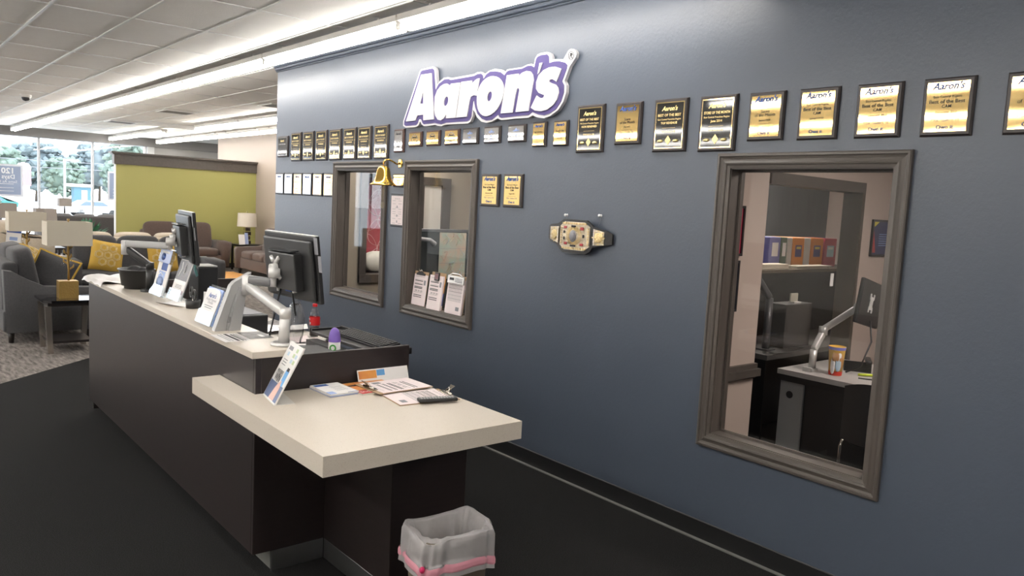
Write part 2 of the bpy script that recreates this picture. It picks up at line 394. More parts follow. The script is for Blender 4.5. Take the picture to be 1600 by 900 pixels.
# red patterned hanging behind the inner window
redm = mat('red_fabric', (.42, .055, .075), .8)
t = thing('patterned_panel', 'red panel with pink interlocking curves seen through the leftmost interior window', 'wall panel', (4.62, 7.95, 1.0))
B().span(-.27, .27, -.02, .02, 0, 1.02).build('panel', redm, t)
pk = B()
for (cx, cz) in [(x*.26+(.13 if r % 2 else 0), .06+r*.17) for r in range(7) for x in (-1, 0, 1)]:
    pts = []
    for q in range(25):
        a = 2*PI*q/24; px, pz = cx+.125*math.cos(a)*(1-.25*math.sin(a)), cz+.15*math.sin(a)
        pts.append((max(-.268, min(.268, px)), -.021, max(.01, min(1.01, pz))))
    pk.tube(pts, .006, n=4, flat=.4)
pk.build('curved_pattern', mat('pink_line', (.75, .42, .42), .8), t)
t = thing('bench_cushion', 'white cushion lying below the red patterned panel', 'cushion', (4.55, 7.80, .955)); B().pillow((0, 0, .12), (.36, .16, .24), .4).build('cover', mat('white_cotton', (.72, .70, .62), .85), t)
B().pillow((.05, -.075, .13), (.07, .02, .05), .5).build('mark', INKG, t)
t = thing('switch_plate', 'white intercom plate at the lower right of the leftmost interior window', 'switch', (4.70, 7.588, .81)); B().box((0, 0, 0), (.07, .02, .17), r=.005).build('plate', PAPER, t); B().box((0, -.012, .05), (.05, .01, .02)).build('button', INKG, t)
ow = thing('door_1', None, None, (5.12, 7.59, 0)); ow['kind'] = 'structure'
B().span(-.13, .12, -.03, 0, .02, 1.97, r=.004).build('leaf', mat('white_door', (.62, .58, .52), .5), ow)
B().span(.12, .24, -.05, .005, 0, 2.06).build('frame', TAUPE, ow); B().span(-.2, .12, -.05, .005, 1.97, 2.06).build('frame', TAUPEH, ow); B().span(-.2, -.13, -.05, .005, 0, 1.97).build('frame', TAUPE, ow)
B().cyl((.08, -.07, 1.0), (.08, -.03, 1.0), .02).build('knob', STEEL, ow)

# ================================================================== fluorescent strips
def fixture(loc, L=2.44, label='', first=[]):
    if first and L == 2.44: return dup(first[0], loc, label=label)
    t = thing('fluorescent_light', label, 'ceiling light', loc, group='fluorescent strip lights under the ceiling')
    b = B(); b.span(-.066, .066, .01, L-.01, .035, .080, r=.004, seg=1); b.prism([(-.066, .035), (.066, .035), (.02, .012), (-.02, .012)], .02, L-.02, M=Matrix(((1, 0, 0, 0), (0, 0, 1, 0), (0, 1, 0, 0), (0, 0, 0, 1))))
    b.build('housing', WHITEM, t)
    for dx in (-.034, .034):
        B().cyl((dx, .035, -.005), (dx, L-.035, -.005), .019, n=12).build('tube', TUBEM, t)
        for yy in (.022, L-.022):
            c = B(); c.cyl((dx, yy-.008, -.005), (dx, yy+.008, -.005), .016, n=10); c.span(dx-.012, dx+.012, yy-.012, yy+.012, -.018, .035); c.build('lamp_holder', WHITEM, t)
    for yy in (.35, L-.35):
        c = B(); c.span(-.012, .012, yy-.012, yy+.012, .085, .118); c.span(-.05, .05, yy-.015, yy+.015, .112, .1175); c.build('hanger', WHITEM, t)
    h = B(); h.tube([(.0, .03, .01), (.0, .03, -.03), (.012, .03, -.042), (.022, .03, -.03)], .004, n=6); h.build('hook', STEEL, t)
    if L == 2.44: first.append(t)
    return t
ordn = ['nearest', 'second', 'third', 'fourth', 'fifth', 'sixth', 'seventh', 'eighth']
for k in range(8): fixture((3.09, 2.59+2.44*k, 3.03), label='lit twin tube strip light, %s of the long row from the right' % ordn[k])
fixture((3.09, 22.12, 3.03), 1.22, 'short lit strip light ending the long row next to the shop front window')
fixture((5.42, 21.35, 3.03), label='lit strip light standing alone in front of the shop window header')
fixture((5.42, 18.9, 3.03), label='lit strip light just nearer than the one before the window header')
fixture((5.52, 14.55, 3.03), label='far lit strip light of the upper short row left of the blue wall edge')
fixture((5.52, 12.1, 3.03), label='lit strip light of the upper short row cut by the blue wall edge')
for k, q in enumerate(('farthest', 'second farthest', 'third farthest', 'nearest')): fixture((6.55, 21.0-2.45*k, 3.03), label='%s lit strip light in the lowest row over the lime partition' % q)
# the store's further rows of the same tubes, left of and behind the frame
for rx, y0, y1 in ((0.62, -5.0, 4.78), (3.09, -4.6, -2.1), (-1.65, -2.2, 22.5), (-4.0, 2.7, 22.5), (-6.4, 5, 22.5)):
    hb = B(); tb = B(); y = y0
    while y+2.4 <= y1+.1:
        [hb.span(rx-.01, rx+.01, yy, yy+.02, 2.965, 3.155) for yy in (y+.4, y+2.0)]; hb.span(rx-.055, rx+.055, y+.01, y+2.43, 2.915, 2.965)
        for dx in (-.034, .034): tb.cyl((rx+dx, y+.035, 2.875), (rx+dx, y+2.40, 2.875), .019, n=8)
        y += 2.44
    o = struct('ceiling_light_housing', hb, WHITEM); struct('ceiling_light_row', tb, TUBEM)
# ceiling vents and dome camera
def vent(x, y, lab, s=.56):
    t = thing('ceiling_vent', lab, 'vent', (x, y, 3.135), group='ceiling air vents')
    f = B(); [f.span(*q) for q in ((-s/2, s/2, -s/2, -s/2+.04, 0, .012), (-s/2, s/2, s/2-.04, s/2, 0, .012), (-s/2, -s/2+.04, -s/2+.04, s/2-.04, 0, .012), (s/2-.04, s/2, -s/2+.04, s/2-.04, 0, .012))]; f.build('frame', TBAR, t)
    dk = mat('vent_shadow', (.10, .095, .09), .8) if 'vent_shadow' not in MATS else MATS['vent_shadow']
    B().span(-s/2+.04, s/2-.04, -s/2+.04, s/2-.04, .006, .011).build('backing', dk, t)
    for k in range(7):
        yy = -s/2+.075+k*(s-.15)/6
        B().box((0, yy, .003), (s-.09, .03, .004), M=None).build('slat', MATS['vent_slat'] if 'vent_slat' in MATS else mat('vent_slat', (.20, .19, .18), .6), t)
vent(4.47, 14.85, 'dark louvred ceiling vent in the middle of the ceiling beyond the long light row')
vent(4.45, 18.6, 'smaller looking far dark louvred ceiling vent near the shop front header')
vent(5.15, 11.9, 'dark ceiling vent cut off by the blue wall edge')
t = thing('dome_camera', 'small white dome camera on the ceiling at left', 'camera', (2.13, 14.75, 3.146))
B().lathe([(.0, .0), (.085, 0), (.085, -.03), (.07, -.045), (.0, -.045)]).build('base', PAPER, t); B().lathe([(.062, -.045), (.058, -.07), (.04, -.095), (.0, -.105)]).build('dome', mat('smoked_dome', (.05, .05, .055), .08), t)

# ================================================================== outdoors
b = B(); b.span(-120, 160, 24.5, 220, -1.3, -1.2); struct('ground_outdoor', b, mat('pale_concrete', (.62, .60, .57), .9))
b = B(); b.span(-12, 14, 24.4, 27, -1.2, -.02); struct('ground_walk', b, MATS['pale_concrete'])
leafA = mat('tree_leaves', (.10, .145, .115), .8, noise=(.9, .25, (.20, .25, .205))); leafB = mat('hazed_leaves', (.11, .145, .15), .8, noise=(.8, .25, (.20, .235, .245))); bark = mat('bark', (.13, .10, .08), .9)  # leaf colours paled and blued: outdoor haze and glare are put into them
def tree(x, y, h, wd, lab, m, sd_):
    rnd = random.Random(sd_); wd *= .8; t = thing('tree', lab, 'tree', (x, y, -1.2), group='trees beyond the car park')
    B().tube([(0, 0, 0), (.1, 0, h*.3), (-.1, 0, h*.6)], [.22, .16, .06], n=8).build('trunk', bark, t)
    b = B()
    for k in range(150):
        a = rnd.uniform(0, 2*PI); u = rnd.uniform(-1, 1); r = rnd.uniform(.5, 1)**.5; rr = wd*.5*math.sqrt(max(.05, 1-u*u*.75))*r
        c = (rr*math.cos(a), rr*math.sin(a), h*.58+u*h*.36); s = wd*rnd.uniform(.055, .11)
        tt = bmesh.new(); bmesh.ops.create_icosphere(tt, subdivisions=1, radius=s)
        for v in tt.verts: v.co *= rnd.uniform(.65, 1.35); v.co.z *= .8
        b._take(tt, T(*c), None)
    b.lathe([(0, h*.28), (wd*.30, h*.36), (wd*.40, h*.55), (wd*.30, h*.78), (0, h*.90)], n=10)
    b.build('crown', m, t)['kind'] = 'stuff'
rowlab = ['leftmost', 'second from left', 'third from left', 'fourth from left', 'fifth from left', 'rightmost']
for k, q in enumerate([(-3, 118, 9.6, 9, leafB), (6, 120, 8.6, 8, leafB), (14.4, 119, 7.4, 7.5, leafA), (21.6, 120, 6.6, 6.2, leafA), (28.4, 118, 7.2, 6.8, leafA), (36, 121, 9, 8, leafB)]):
    tree(*q[:4], 'round leafy tree, %s of the far row seen through the shop window' % rowlab[k], q[4], k)
for k, q in enumerate([(2, 138, 11.5, 11), (12, 139, 10.0, 11), (21, 137, 9.0, 10), (30, 139, 9.6, 10.5), (40, 138, 11.5, 11)]):
    tree(*q, 'hazy tree of the rearmost row outside, %s from left' % ('first', 'second', 'third', 'fourth', 'fifth')[k], leafB, 50+k)
tree(15.2, 60, 7.0, 4.6, 'tall loose tree close to the lime partition, left one of two', leafA, 31); tree(20.0, 64, 8.2, 5.2, 'tall loose tree close to the lime partition, right one of two', leafB, 32)
white = mat('white_render', (.82, .81, .80), .8); teal = mat('teal_paint', (.07, .155, .20), .6)
t = thing('kiosk', 'small teal kiosk with a flat white roof across the street', 'building', (20.9, 106, -1.2))
B().span(-.9, .9, -.8, .8, 0, 2.55).build('wall', teal, t); B().span(-1.45, 1.2, -1.1, 1.1, 2.6, 2.95, r=.1).build('roof', white, t); B().span(-.1, .5, -.84, -.78, .6, 2.2).build('window', white, t)
t = thing('white_building', 'plain white building across the street with stepped parapet', 'building', (12.8, 104, -1.2))
B().span(-3.2, 2.2, -2, 2, 0, 4.2).build('wall', white, t); B().span(-2.8, -1.2, -2.05, -1.7, 4.2, 4.7).build('parapet', white, t); b = B(); b.lathe([(0, 0), (.7, 0), (.75, .3), (.5, .7), (0, .85)], M=T(1.7, -1.5, 4.2)); b.build('dome', white, t)
t = thing('roadside_sign', 'faded pink roadside sign beside the white building', 'sign', (12.9, 92, -1.2)); B().span(-.08, .08, -.08, .08, 0, 2.6).build('post', white, t); B().span(-.75, .75, -.1, .1, 2.5, 4.1).build('sign_board', mat('faded_pink', (.34, .18, .20), .7), t)
def car(x, y, rz, m, lab):
    t = thing('parked_car', lab, 'car', (x, y, -1.2), (0, 0, rz), 'cars parked outside'); Mx = Matrix(((1, 0, 0, 0), (0, 0, 1, 0), (0, 1, 0, 0), (0, 0, 0, 1)))
    B().prism([(-2.2, .35), (2.2, .35), (2.25, .8), (1.3, .95), (.6, 1.42), (-1.1, 1.45), (-1.9, 1.0), (-2.25, .9)], -.85, .85, M=Mx).build('body', m, t)
    B().prism([(-1.55, .98), (1.1, .98), (.52, 1.36), (-1.0, 1.38)], -.87, .87, M=Mx).build('window_band', mat('car_glass', (.10, .14, .18), .1) if 'car_glass' not in MATS else MATS['car_glass'], t)
    for wx in (-1.4, 1.4):
        for wy in (-.75, .75): B().cyl((wx, wy-.1, .33), (wx, wy+.1, .33), .33, n=16).build('wheel', VINYL, t)
car(17.2, 82, .15, white, 'white car parked outside, roof showing above the dark sofa by the window')
car(10.2, 92, 0, mat('green_car_paint', (.035, .17, .155), .4), 'teal green car parked outside below the pink sign')
t = thing('street_lamp', 'white street lamp post across the street', 'street lamp', (17.0, 94, -1.2)); B().tube([(0, 0, 0), (0, 0, 5.4)], .11, n=8).build('post', white, t); B().span(-.1, 1.3, -.12, .12, 5.3, 5.5).build('lamp_head', white, t)
for k, (zz, q) in enumerate(((5.1, 'upper'), (4.4, 'lower'))):
    t = tag(B().tube([(-20, 92, zz-1.0), (10, 92, zz-1.2), (40, 92, zz-1.0)], .035, n=5).build('power_line', INKG), '%s power line crossing in front of the far trees' % q, 'cable')
# window signs, seen from behind
signb = mat('blue_grey_sign', (.27, .33, .47), .7)
def wsign(x0, x1, z0, z1, lab):
    t = thing('window_sign', lab, 'sign', ((x0+x1)/2, 24.08, z0)); w_, h_ = (x1-x0)/2, z1-z0
    B().span(-w_, w_, -.004, .004, 0, h_).build('board', mat('white_sign_edge', (.7, .72, .78), .7) if 'white_sign_edge' not in MATS else MATS['white_sign_edge'], t)
    B().span(-w_+.05, w_-.05, -.008, -.004, .05, h_-.05).build('panel', signb, t)
    M = Matrix(((-1, 0, 0, .0), (0, 0, -1, -.010), (0, 1, 0, 0), (0, 0, 0, 1)))
    q = B(); q.text('120', M @ T(-.17, h_-.235, 0), .20, bold=.03, width=w_*1.3); q.text('Days', M @ T(-.19, h_-.37, 0), .15, bold=.015, width=w_*1.2); q.text('Same As Cash', M @ T(-.12, h_-.48, 0), .095, width=w_*1.6)
    for zz in (.16, .26, .38): q.span(-w_*.7, w_*.6, -.0105, -.0095, zz*h_, zz*h_+.012)
    q.build('mirrored_lettering', INKW, t)
wsign(2.35, 3.39, 1.36, 2.19, 'blue grey window sign with mirrored 120 Days lettering at the left edge')
wsign(5.41, 6.30, 1.36, 2.17, 'blue grey window sign half hidden behind the lime partition')
WHITE=[(-1.0181, -0.2027), (-1.0207, -0.1657), (-0.7989, 0.2221), (-0.7736, 0.2358), (-0.6132, 0.2402), (-0.5842, 0.2329), (-0.5655, 0.2091), (-0.5456, 0.0915), (-0.5028, 0.1191), (-0.4489, 0.1391), (-0.3943, 0.1385), (-0.3557, 0.1277), (-0.0664, 0.1312), (-0.0275, 0.1405), (0.0166, 0.1398), (0.047, 0.1235), (0.0547, 0.1112), (0.0622, 0.1182), (0.1112, 0.1373), (0.177, 0.1443), (0.2429, 0.1345), (0.2962, 0.1096), (0.318, 0.1272), (0.4778, 0.1263), (0.5318, 0.1381), (0.5711, 0.1391), (0.5991, 0.1312), (0.6075, 0.1711), (0.6298, 0.1937), (0.6628, 0.1994), (0.7241, 0.1998), (0.7578, 0.1868), (0.7737, 0.1623), (0.7753, 0.1438), (0.8166, 0.1437), (0.885, 0.1351), (0.9252, 0.1846), (0.9378, 0.1915), (0.9551, 0.1931), (0.9774, 0.1875), (0.9931, 0.1756), (1.0032, 0.1579), (0.9951, 0.1322), (0.947, 0.0837), (0.9056, -0.0026), (0.9259, -0.0315), (0.9273, -0.0799), (0.9077, -0.133), (0.8625, -0.185), (0.7917, -0.218), (0.7271, -0.2302), (0.6592, -0.2204), (0.6093, -0.205), (0.571, -0.2189), (0.4189, -0.2176), (0.282, -0.2206), (0.2543, -0.2126), (0.2375, -0.205), (0.1732, -0.2254), (0.1065, -0.2304), (0.0487, -0.2194), (-0.0058, -0.1855), (-0.038, -0.1456), (-0.0583, -0.1292), (-0.0627, -0.1765), (-0.085, -0.2141), (-0.1146, -0.2246), (-0.4057, -0.2204), (-0.4658, -0.2302), (-0.511, -0.2251), (-0.5455, -0.2172), (-0.7078, -0.2183), (-0.7422, -0.2019), (-0.7642, -0.1781), (-0.786, -0.2097), (-0.8215, -0.2212), (-0.9764, -0.2192)]
PURPLE=[(-0.9987, -0.1938), (-0.998, -0.1671), (-0.7793, 0.2134), (-0.7586, 0.2223), (-0.6133, 0.224), (-0.5896, 0.211), (-0.5586, 0.0513), (-0.519, 0.0951), (-0.4435, 0.124), (-0.3889, 0.1229), (-0.3557, 0.112), (-0.0613, 0.1156), (-0.0176, 0.1262), (0.0217, 0.1243), (0.0421, 0.112), (0.0522, 0.0821), (0.0834, 0.1124), (0.1268, 0.1286), (0.1876, 0.1261), (0.2482, 0.1137), (0.2931, 0.0877), (0.3177, 0.1104), (0.3383, 0.1163), (0.4822, 0.1152), (0.5361, 0.1276), (0.5757, 0.1249), (0.6081, 0.111), (0.6212, 0.1629), (0.6345, 0.1771), (0.6674, 0.1841), (0.7289, 0.1822), (0.7459, 0.168), (0.7524, 0.1243), (0.7936, 0.1292), (0.8485, 0.1264), (0.9035, 0.1116), (0.9272, 0.0942), (0.9245, 0.0735), (0.8866, -0.0044), (0.9066, -0.0303), (0.909, -0.0789), (0.8884, -0.1321), (0.8423, -0.178), (0.7844, -0.2024), (0.7288, -0.2118), (0.6707, -0.2024), (0.6109, -0.1832), (0.5779, -0.2005), (0.4212, -0.2017), (0.2844, -0.2044), (0.2646, -0.2), (0.2445, -0.1789), (0.1759, -0.2123), (0.109, -0.2144), (0.0568, -0.1995), (0.0021, -0.1621), (-0.0309, -0.1117), (-0.0459, -0.0691), (-0.0477, -0.0593), (-0.0591, -0.0674), (-0.0738, -0.1762), (-0.0922, -0.1991), (-0.122, -0.2084), (-0.397, -0.2056), (-0.4626, -0.215), (-0.5135, -0.2083), (-0.5481, -0.2003), (-0.7043, -0.2039), (-0.7228, -0.1934), (-0.7452, -0.1632), (-0.779, -0.1595), (-0.7948, -0.19), (-0.818, -0.2053), (-0.9726, -0.205)]
LETTERS=[
('letter_A', [(-0.9639, -0.1711), (-0.7611, 0.1888), (-0.6119, 0.1876), (-0.5536, -0.1732), (-0.7043, -0.174), (-0.7075, -0.1287), (-0.7945, -0.1304), (-0.8183, -0.1696)], [(-0.7185, 0.057), (-0.7591, -0.0385), (-0.7138, -0.0415)]) ,
('letter_a', [(-0.5547, -0.05), (-0.5527, 0.0002), (-0.5224, 0.0481), (-0.4798, 0.0759), (-0.4311, 0.0892), (-0.3929, 0.0884), (-0.3649, 0.0757), (-0.3531, 0.0625), (-0.3439, 0.0831), (-0.2204, 0.0817), (-0.2606, -0.1758), (-0.3896, -0.1753), (-0.3886, -0.1443), (-0.4171, -0.1738), (-0.4604, -0.186), (-0.5, -0.179), (-0.5363, -0.1457), (-0.5544, -0.1005)], [(-0.3687, -0.0468), (-0.3742, -0.0601), (-0.3831, -0.0711), (-0.3943, -0.0782), (-0.4059, -0.0802), (-0.4161, -0.0768), (-0.4235, -0.0685), (-0.4269, -0.0567), (-0.4257, -0.043), (-0.4201, -0.0296), (-0.4111, -0.0186), (-0.3999, -0.0116), (-0.3883, -0.0097), (-0.3781, -0.0132), (-0.3708, -0.0214), (-0.3675, -0.0332)]) ,
('letter_r', [(-0.2102, 0.085), (-0.0778, 0.0843), (-0.0758, 0.0576), (-0.0588, 0.0709), (-0.035, 0.0835), (-0.0109, 0.0913), (0.0164, 0.0924), (-0.0112, -0.0316), (-0.0465, -0.0243), (-0.0809, -0.0325), (-0.0937, -0.0624), (-0.1184, -0.1754), (-0.2532, -0.1749)], None) ,
('letter_o', [(-0.006, -0.0635), (-0.0055, -0.0326), (0.001, -0.0038), (0.0133, 0.0227), (0.0315, 0.046), (0.0556, 0.0661), (0.0841, 0.081), (0.117, 0.0905), (0.1486, 0.0944), (0.179, 0.0926), (0.2082, 0.0866), (0.2361, 0.0765), (0.2601, 0.0619), (0.2803, 0.0429), (0.2939, 0.0233), (0.3009, 0.003), (0.3027, -0.0203), (0.2995, -0.0464), (0.2909, -0.0723), (0.2769, -0.0979), (0.2586, -0.1216), (0.236, -0.1436), (0.21, -0.1609), (0.1808, -0.1734), (0.1523, -0.1814), (0.1246, -0.185), (0.0978, -0.1836), (0.0718, -0.1771), (0.0474, -0.1642), (0.0246, -0.1451), (0.0084, -0.1214), (-0.0013, -0.0932)], [(0.1701, -0.0483), (0.1652, -0.0614), (0.1572, -0.0722), (0.1472, -0.0791), (0.1368, -0.0811), (0.1275, -0.0778), (0.1207, -0.0697), (0.1177, -0.058), (0.1186, -0.0446), (0.1236, -0.0315), (0.1317, -0.0207), (0.1417, -0.0139), (0.1521, -0.012), (0.1613, -0.0154), (0.168, -0.0234), (0.171, -0.035)]) ,
('letter_n', [(0.3287, 0.084), (0.4549, 0.084), (0.4547, 0.0615), (0.4737, 0.0771), (0.493, 0.0868), (0.5373, 0.094), (0.5774, 0.0864), (0.6037, 0.0637), (0.6144, 0.0281), (0.5791, -0.174), (0.4431, -0.1739), (0.472, -0.0269), (0.4606, -0.0118), (0.4459, -0.0184), (0.4336, -0.0563), (0.4102, -0.1753), (0.2803, -0.1745)], None) ,
('apostrophe', [(0.6655, 0.1328), (0.694, 0.133), (0.6685, 0.0733), (0.6504, 0.0607)], None) ,
('letter_s', [(0.8831, 0.0741), (0.84, -0.0039), (0.8208, 0.007), (0.797, 0.017), (0.7742, 0.0141), (0.7705, 0.0021), (0.7946, -0.0092), (0.8369, -0.0219), (0.8616, -0.0453), (0.8688, -0.0763), (0.8541, -0.1179), (0.8205, -0.1525), (0.7669, -0.177), (0.7013, -0.1837), (0.6429, -0.1759), (0.6002, -0.1543), (0.6541, -0.0776), (0.6744, -0.0898), (0.699, -0.099), (0.7225, -0.0963), (0.7307, -0.0814), (0.7064, -0.0733), (0.672, -0.0614), (0.6457, -0.0342), (0.6421, 0.01), (0.6626, 0.052), (0.7077, 0.082), (0.7627, 0.0951), (0.8181, 0.0939)], None) ,
]
RING=[(0.9818, 0.1471), (0.9807, 0.1386), (0.977, 0.1312), (0.9713, 0.1257), (0.964, 0.1225), (0.9558, 0.122), (0.9476, 0.1242), (0.9401, 0.129), (0.9342, 0.1359), (0.9303, 0.1441), (0.9289, 0.153), (0.9301, 0.1615), (0.9338, 0.1689), (0.9396, 0.1745), (0.947, 0.1776), (0.9551, 0.178), (0.9633, 0.1757), (0.9707, 0.1709), (0.9766, 0.1641), (0.9804, 0.1559)]
RINGI=[(0.9775, 0.1476), (0.9765, 0.1402), (0.9734, 0.1337), (0.9687, 0.1289), (0.9626, 0.126), (0.9558, 0.1256), (0.9489, 0.1275), (0.9427, 0.1316), (0.9377, 0.1376), (0.9345, 0.1448), (0.9333, 0.1525), (0.9343, 0.1599), (0.9374, 0.1664), (0.9422, 0.1713), (0.9484, 0.1741), (0.9552, 0.1745), (0.962, 0.1725), (0.9682, 0.1683), (0.9731, 0.1624), (0.9763, 0.1553)]
RMARK=[(0.9439, 0.1316), (0.9452, 0.1673), (0.9601, 0.1674), (0.9694, 0.1604), (0.9685, 0.151), (0.9601, 0.1471), (0.972, 0.1304), (0.965, 0.1305), (0.9531, 0.1467), (0.9496, 0.1471), (0.95, 0.1316)]
# ================================================================== wordmark sign
signw = mat('sign_white', (.58, .57, .59), .6, spec=.2); signp = mat('sign_purple', (.078, .062, .175), .6, spec=.15)
sg = thing('wall_sign', 'large white and purple outlined wordmark sign on the blue wall', 'sign', M=onwall(4.65, 2.6))
B().prism(WHITE, .004, .030, signw).build('backing', signw, sg)
B().prism(PURPLE, .0301, .033, signp).build('purple_layer', signp, sg)
for nm, o, hl in LETTERS:
    B().prism(o, .0331, .040, signw, holes=[hl] if hl else ()).build('apostrophe' if nm == 'apostrophe' else 'letter', signw, sg)
b = B(); b.prism(RING, .0301, .0316, INK, holes=[RINGI]); b.prism(RMARK, .0301, .0316, INK); b.build('registered_mark', INK, sg)

# ================================================================== plaques
def logo(b, M, size, m, width=None):
    b.text("Aaron's", M, size, m, bold=.035, shear=.3, width=width)
def plaque(name, label, y, z, wd, ht, board, plate, inset, lines, group, th=.018, border=None, ornaments=False, category='plaque', frame=None):
    """lines: (text, relative height 0..1 from the top, size, material, style)"""
    t = thing(name, label, category, M=onwall(y, z), group=group)
    b = B(); b.prism([(-wd/2, -ht/2), (wd/2, -ht/2), (wd/2, ht/2), (-wd/2, ht/2)], .001, th*.45)
    e = .007; w2, h2 = wd/2-e, ht/2-e                                # stepped, chamfered edge
    o_ = [(-wd/2, -ht/2), (wd/2, -ht/2), (wd/2, ht/2), (-wd/2, ht/2)]; i_ = [(-w2, -h2), (w2, -h2), (w2, h2), (-w2, h2)]
    for k in range(4):
        c = (k+1) % 4
        b.quad([(*o_[k], th*.45), (*o_[c], th*.45), (*i_[c], th), (*i_[k], th)])
    b.quad([(*p, th) for p in i_]); b.build('board', board, t)
    pw, ph = wd-2*inset, ht-2*inset
    if border:
        B().box((0, 0, th+.0006), (pw+.012, ph+.012, .0012)).build('gold_border', border, t)
    pl = B()
    # a thin plate, very slightly dished as pressed metal is
    n = 6; ky = random.uniform(-.0012, .0012); f = lambda u, v: ((u-.5)*pw, (v-.5)*ph, th+.0024-.0005*(2*v-1)**2+ky*(v-.5))
    pl.grid(f, n, n); pl.build('plate', plate, t)
    if lines or ornaments:
        lt = B(); zz = th+.0034
        for (st, rel, size, m, sty) in lines:
            M = T(0, ph/2-rel*ph, zz)
            if sty == 'logo': logo(lt, M, size, m, pw*.8)
            elif sty == 'rule': lt.box((0, ph/2-rel*ph, zz), (pw*.5, .0012, .0002), m)
            else: lt.text(st, M, size, m, bold=.012 if sty == 'b' else 0, width=pw*.88)
        if ornaments:
            yy = -ph/2+.16*ph
            lt.prism([(0, yy-.026), (.021, yy), (0, yy+.026), (-.021, yy)], zz, zz+.0003, GOLDINK)
            for sx_ in (-1, 1): lt.pillow((sx_*.055, yy-.004, zz), (.042, .018, .0006), .9, GOLDINK, 10, 3)
        lt.build('lettering', INK, t)
    return t
def black_plaque(y, z, label, title, l2, l3, wd=.235, ht=.295, group='tall black and gold plaques'):
    g = GOLDINK
    return plaque('award_plaque', label, y, z, wd, ht, BOARD, BLACKP, .024, [("", .17, .034, g, 'logo'), (title, .30, .020, g, 'b'), (l2, .385, .0135, g, ''), (l3, .475, .018, g, 'b'), ('', .56, .01, g, 'rule'), ('F764 Seaford, DE', .665, .0135, g, '')], group, border=GOLDB, ornaments=True)
TALL = [(8.0 -.231, 'BEST OF THE BEST'), (7.481, 'BEST OF THE BEST'), (7.193, 'BEST OF THE BEST'), (6.903, 'STORE OF THE MONTH'), (6.615, 'BEST OF THE BEST'), (6.340, 'BEST OF THE BEST'), (6.046, 'BEST OF THE BEST')]
on = ['first', 'second', 'third', 'fourth', 'fifth', 'sixth', 'seventh']
for k, (y, tt) in enumerate(TALL):
    black_plaque(y, 2.278, 'tall black gold plaque, %s from left of seven in upper left row' % on[k], tt, 'East Central Franchise Region', 'TOP REVENUE')
plaque('photo_plaque', 'squat dark plaque with silver plate at the left end of the upper row', 8.10, 2.288, .26, .222, BOARD, BLACKP, .022, [('', .22, .03, GOLDINK, 'logo'), ('STORE OF THE MONTH', .40, .016, INKW, ''), ('Seaford, DE', .8, .016, INKW, '')], 'upper row plaques', border=SILVP)
for k, y in enumerate((8.156, 7.931, 7.702, 7.481, 7.248, 7.013)):
    plaque('award_plaque', 'slim %s plaque, %s from the left of the six in the second row' % ('gold bottomed' if k == 5 else 'silver and gold', on[k]), y, 1.894, .208, .23, BOARDK, [SILVP, SILVP, GOLD, SILVP, GOLD, GOLD][k], .017,
           [('', .17, .034, INKB, 'logo'), ('East Central Region', .32, .011, INK, ''), ('Best of the Best', .42, .017, INK, ''), ('CAM', .52, .014, INK, ''), ('F764 - Seaford, DE', .76, .011, INK, ''), ('Own it', .91, .018, INKB, '')], 'slim plaques of the second row')
plaque('award_plaque', 'narrow reddish plaque with a silver and black plate above the bell', 5.753, 2.279, .155, .196, BOARDR, SILVP, .016, [('', .2, .026, INK, 'logo'), ('Top Ten', .62, .024, INK, 'b'), ('2005', .85, .022, INK, 'b')], 'upper row plaques')
nm5 = ['gold', 'second gold', 'third gold', 'first silver', 'second silver', 'third silver']
for k, y in enumerate((5.502, 5.244, 4.986, 4.749, 4.489, 4.214)):
    gold = k < 3
    t = plaque('small_plaque', 'small %s plated plaque below the wordmark sign' % nm5[k], y, 2.284, .190, .121, BOARDR if k < 3 else BOARD, GOLD if gold else SILVP, .013, [('', .42 if gold else .36, .020, INK if gold else INKL, 'logo'), ('Club' if gold else 'President', .62, .012, INK if gold else INKL, ''), ('2008', .85, .012, INK if gold else INKL, '')], 'small plaques below the wordmark sign')
    q = B()
    if gold:
        for a in range(12):
            r0, r1, an = .030, .040, a*PI/6
            q.prism([((r0)*math.cos(an)*1.3, r0*math.sin(an)), (r1*math.cos(an+.25)*1.3, r1*math.sin(an+.25)), (r0*math.cos(an+.5)*1.3, r0*math.sin(an+.5))], .0205, .0208)
    else:
        for a in range(7): q.prism([(0.0, .022), (.010*math.cos(a*PI/6), .022+.016*math.sin(a*PI/6)), (.010*math.cos(a*PI/6+.3), .022+.016*math.sin(a*PI/6+.3))], .0205, .0208)
        q.box((0, -.012, .0206), (.028, .010, .0004))
    q.build('emblem', INKG if gold else INKL, t)
for y, q in ((3.979, 'left'), (3.770, 'right')):
    plaque('award_plaque', 'narrow gold plaque below the wordmark sign, %s one of two' % q, y, 2.268, .136, .165, BOARD, GOLD, .012, [('', .17, .024, INKB, 'logo'), ('Best of the Best', .42, .012, INK, ''), ('CAM', .54, .010, INK, ''), ('Seaford, DE', .75, .010, INK, ''), ('Own it', .92, .012, INKB, '')], 'narrow gold plaques')
black_plaque(3.505, 2.286, 'tall black and gold plaque, right of the wordmark sign and left of a gold one', 'BEST OF THE BEST', 'Mid Eastern Franchise Region', 'NON RENEWED')
black_plaque(2.877, 2.279, 'tall black and gold plaque listing top revenue, left of a pair of big black ones', 'BEST OF THE BEST', 'East Central Franchise Region', 'TOP REVENUE')
black_plaque(2.559, 2.275, 'tall black and gold plaque just above the left corner of the big window', 'STORE OF THE MONTH', 'East Central Franchise Region', 'June 2014')
def gold_plaque(y, z, label, wd, ht, lines):
    L = [('', .15, .040, INKB, 'logo'), ('', .185, .01, INKL, 'rule')] + lines + [('Own it', .95, .024, INKB, 'b')]
    return plaque('award_plaque', label, y, z, wd, ht, BOARD, GOLD, .019, L, 'gold plaques of the upper row')
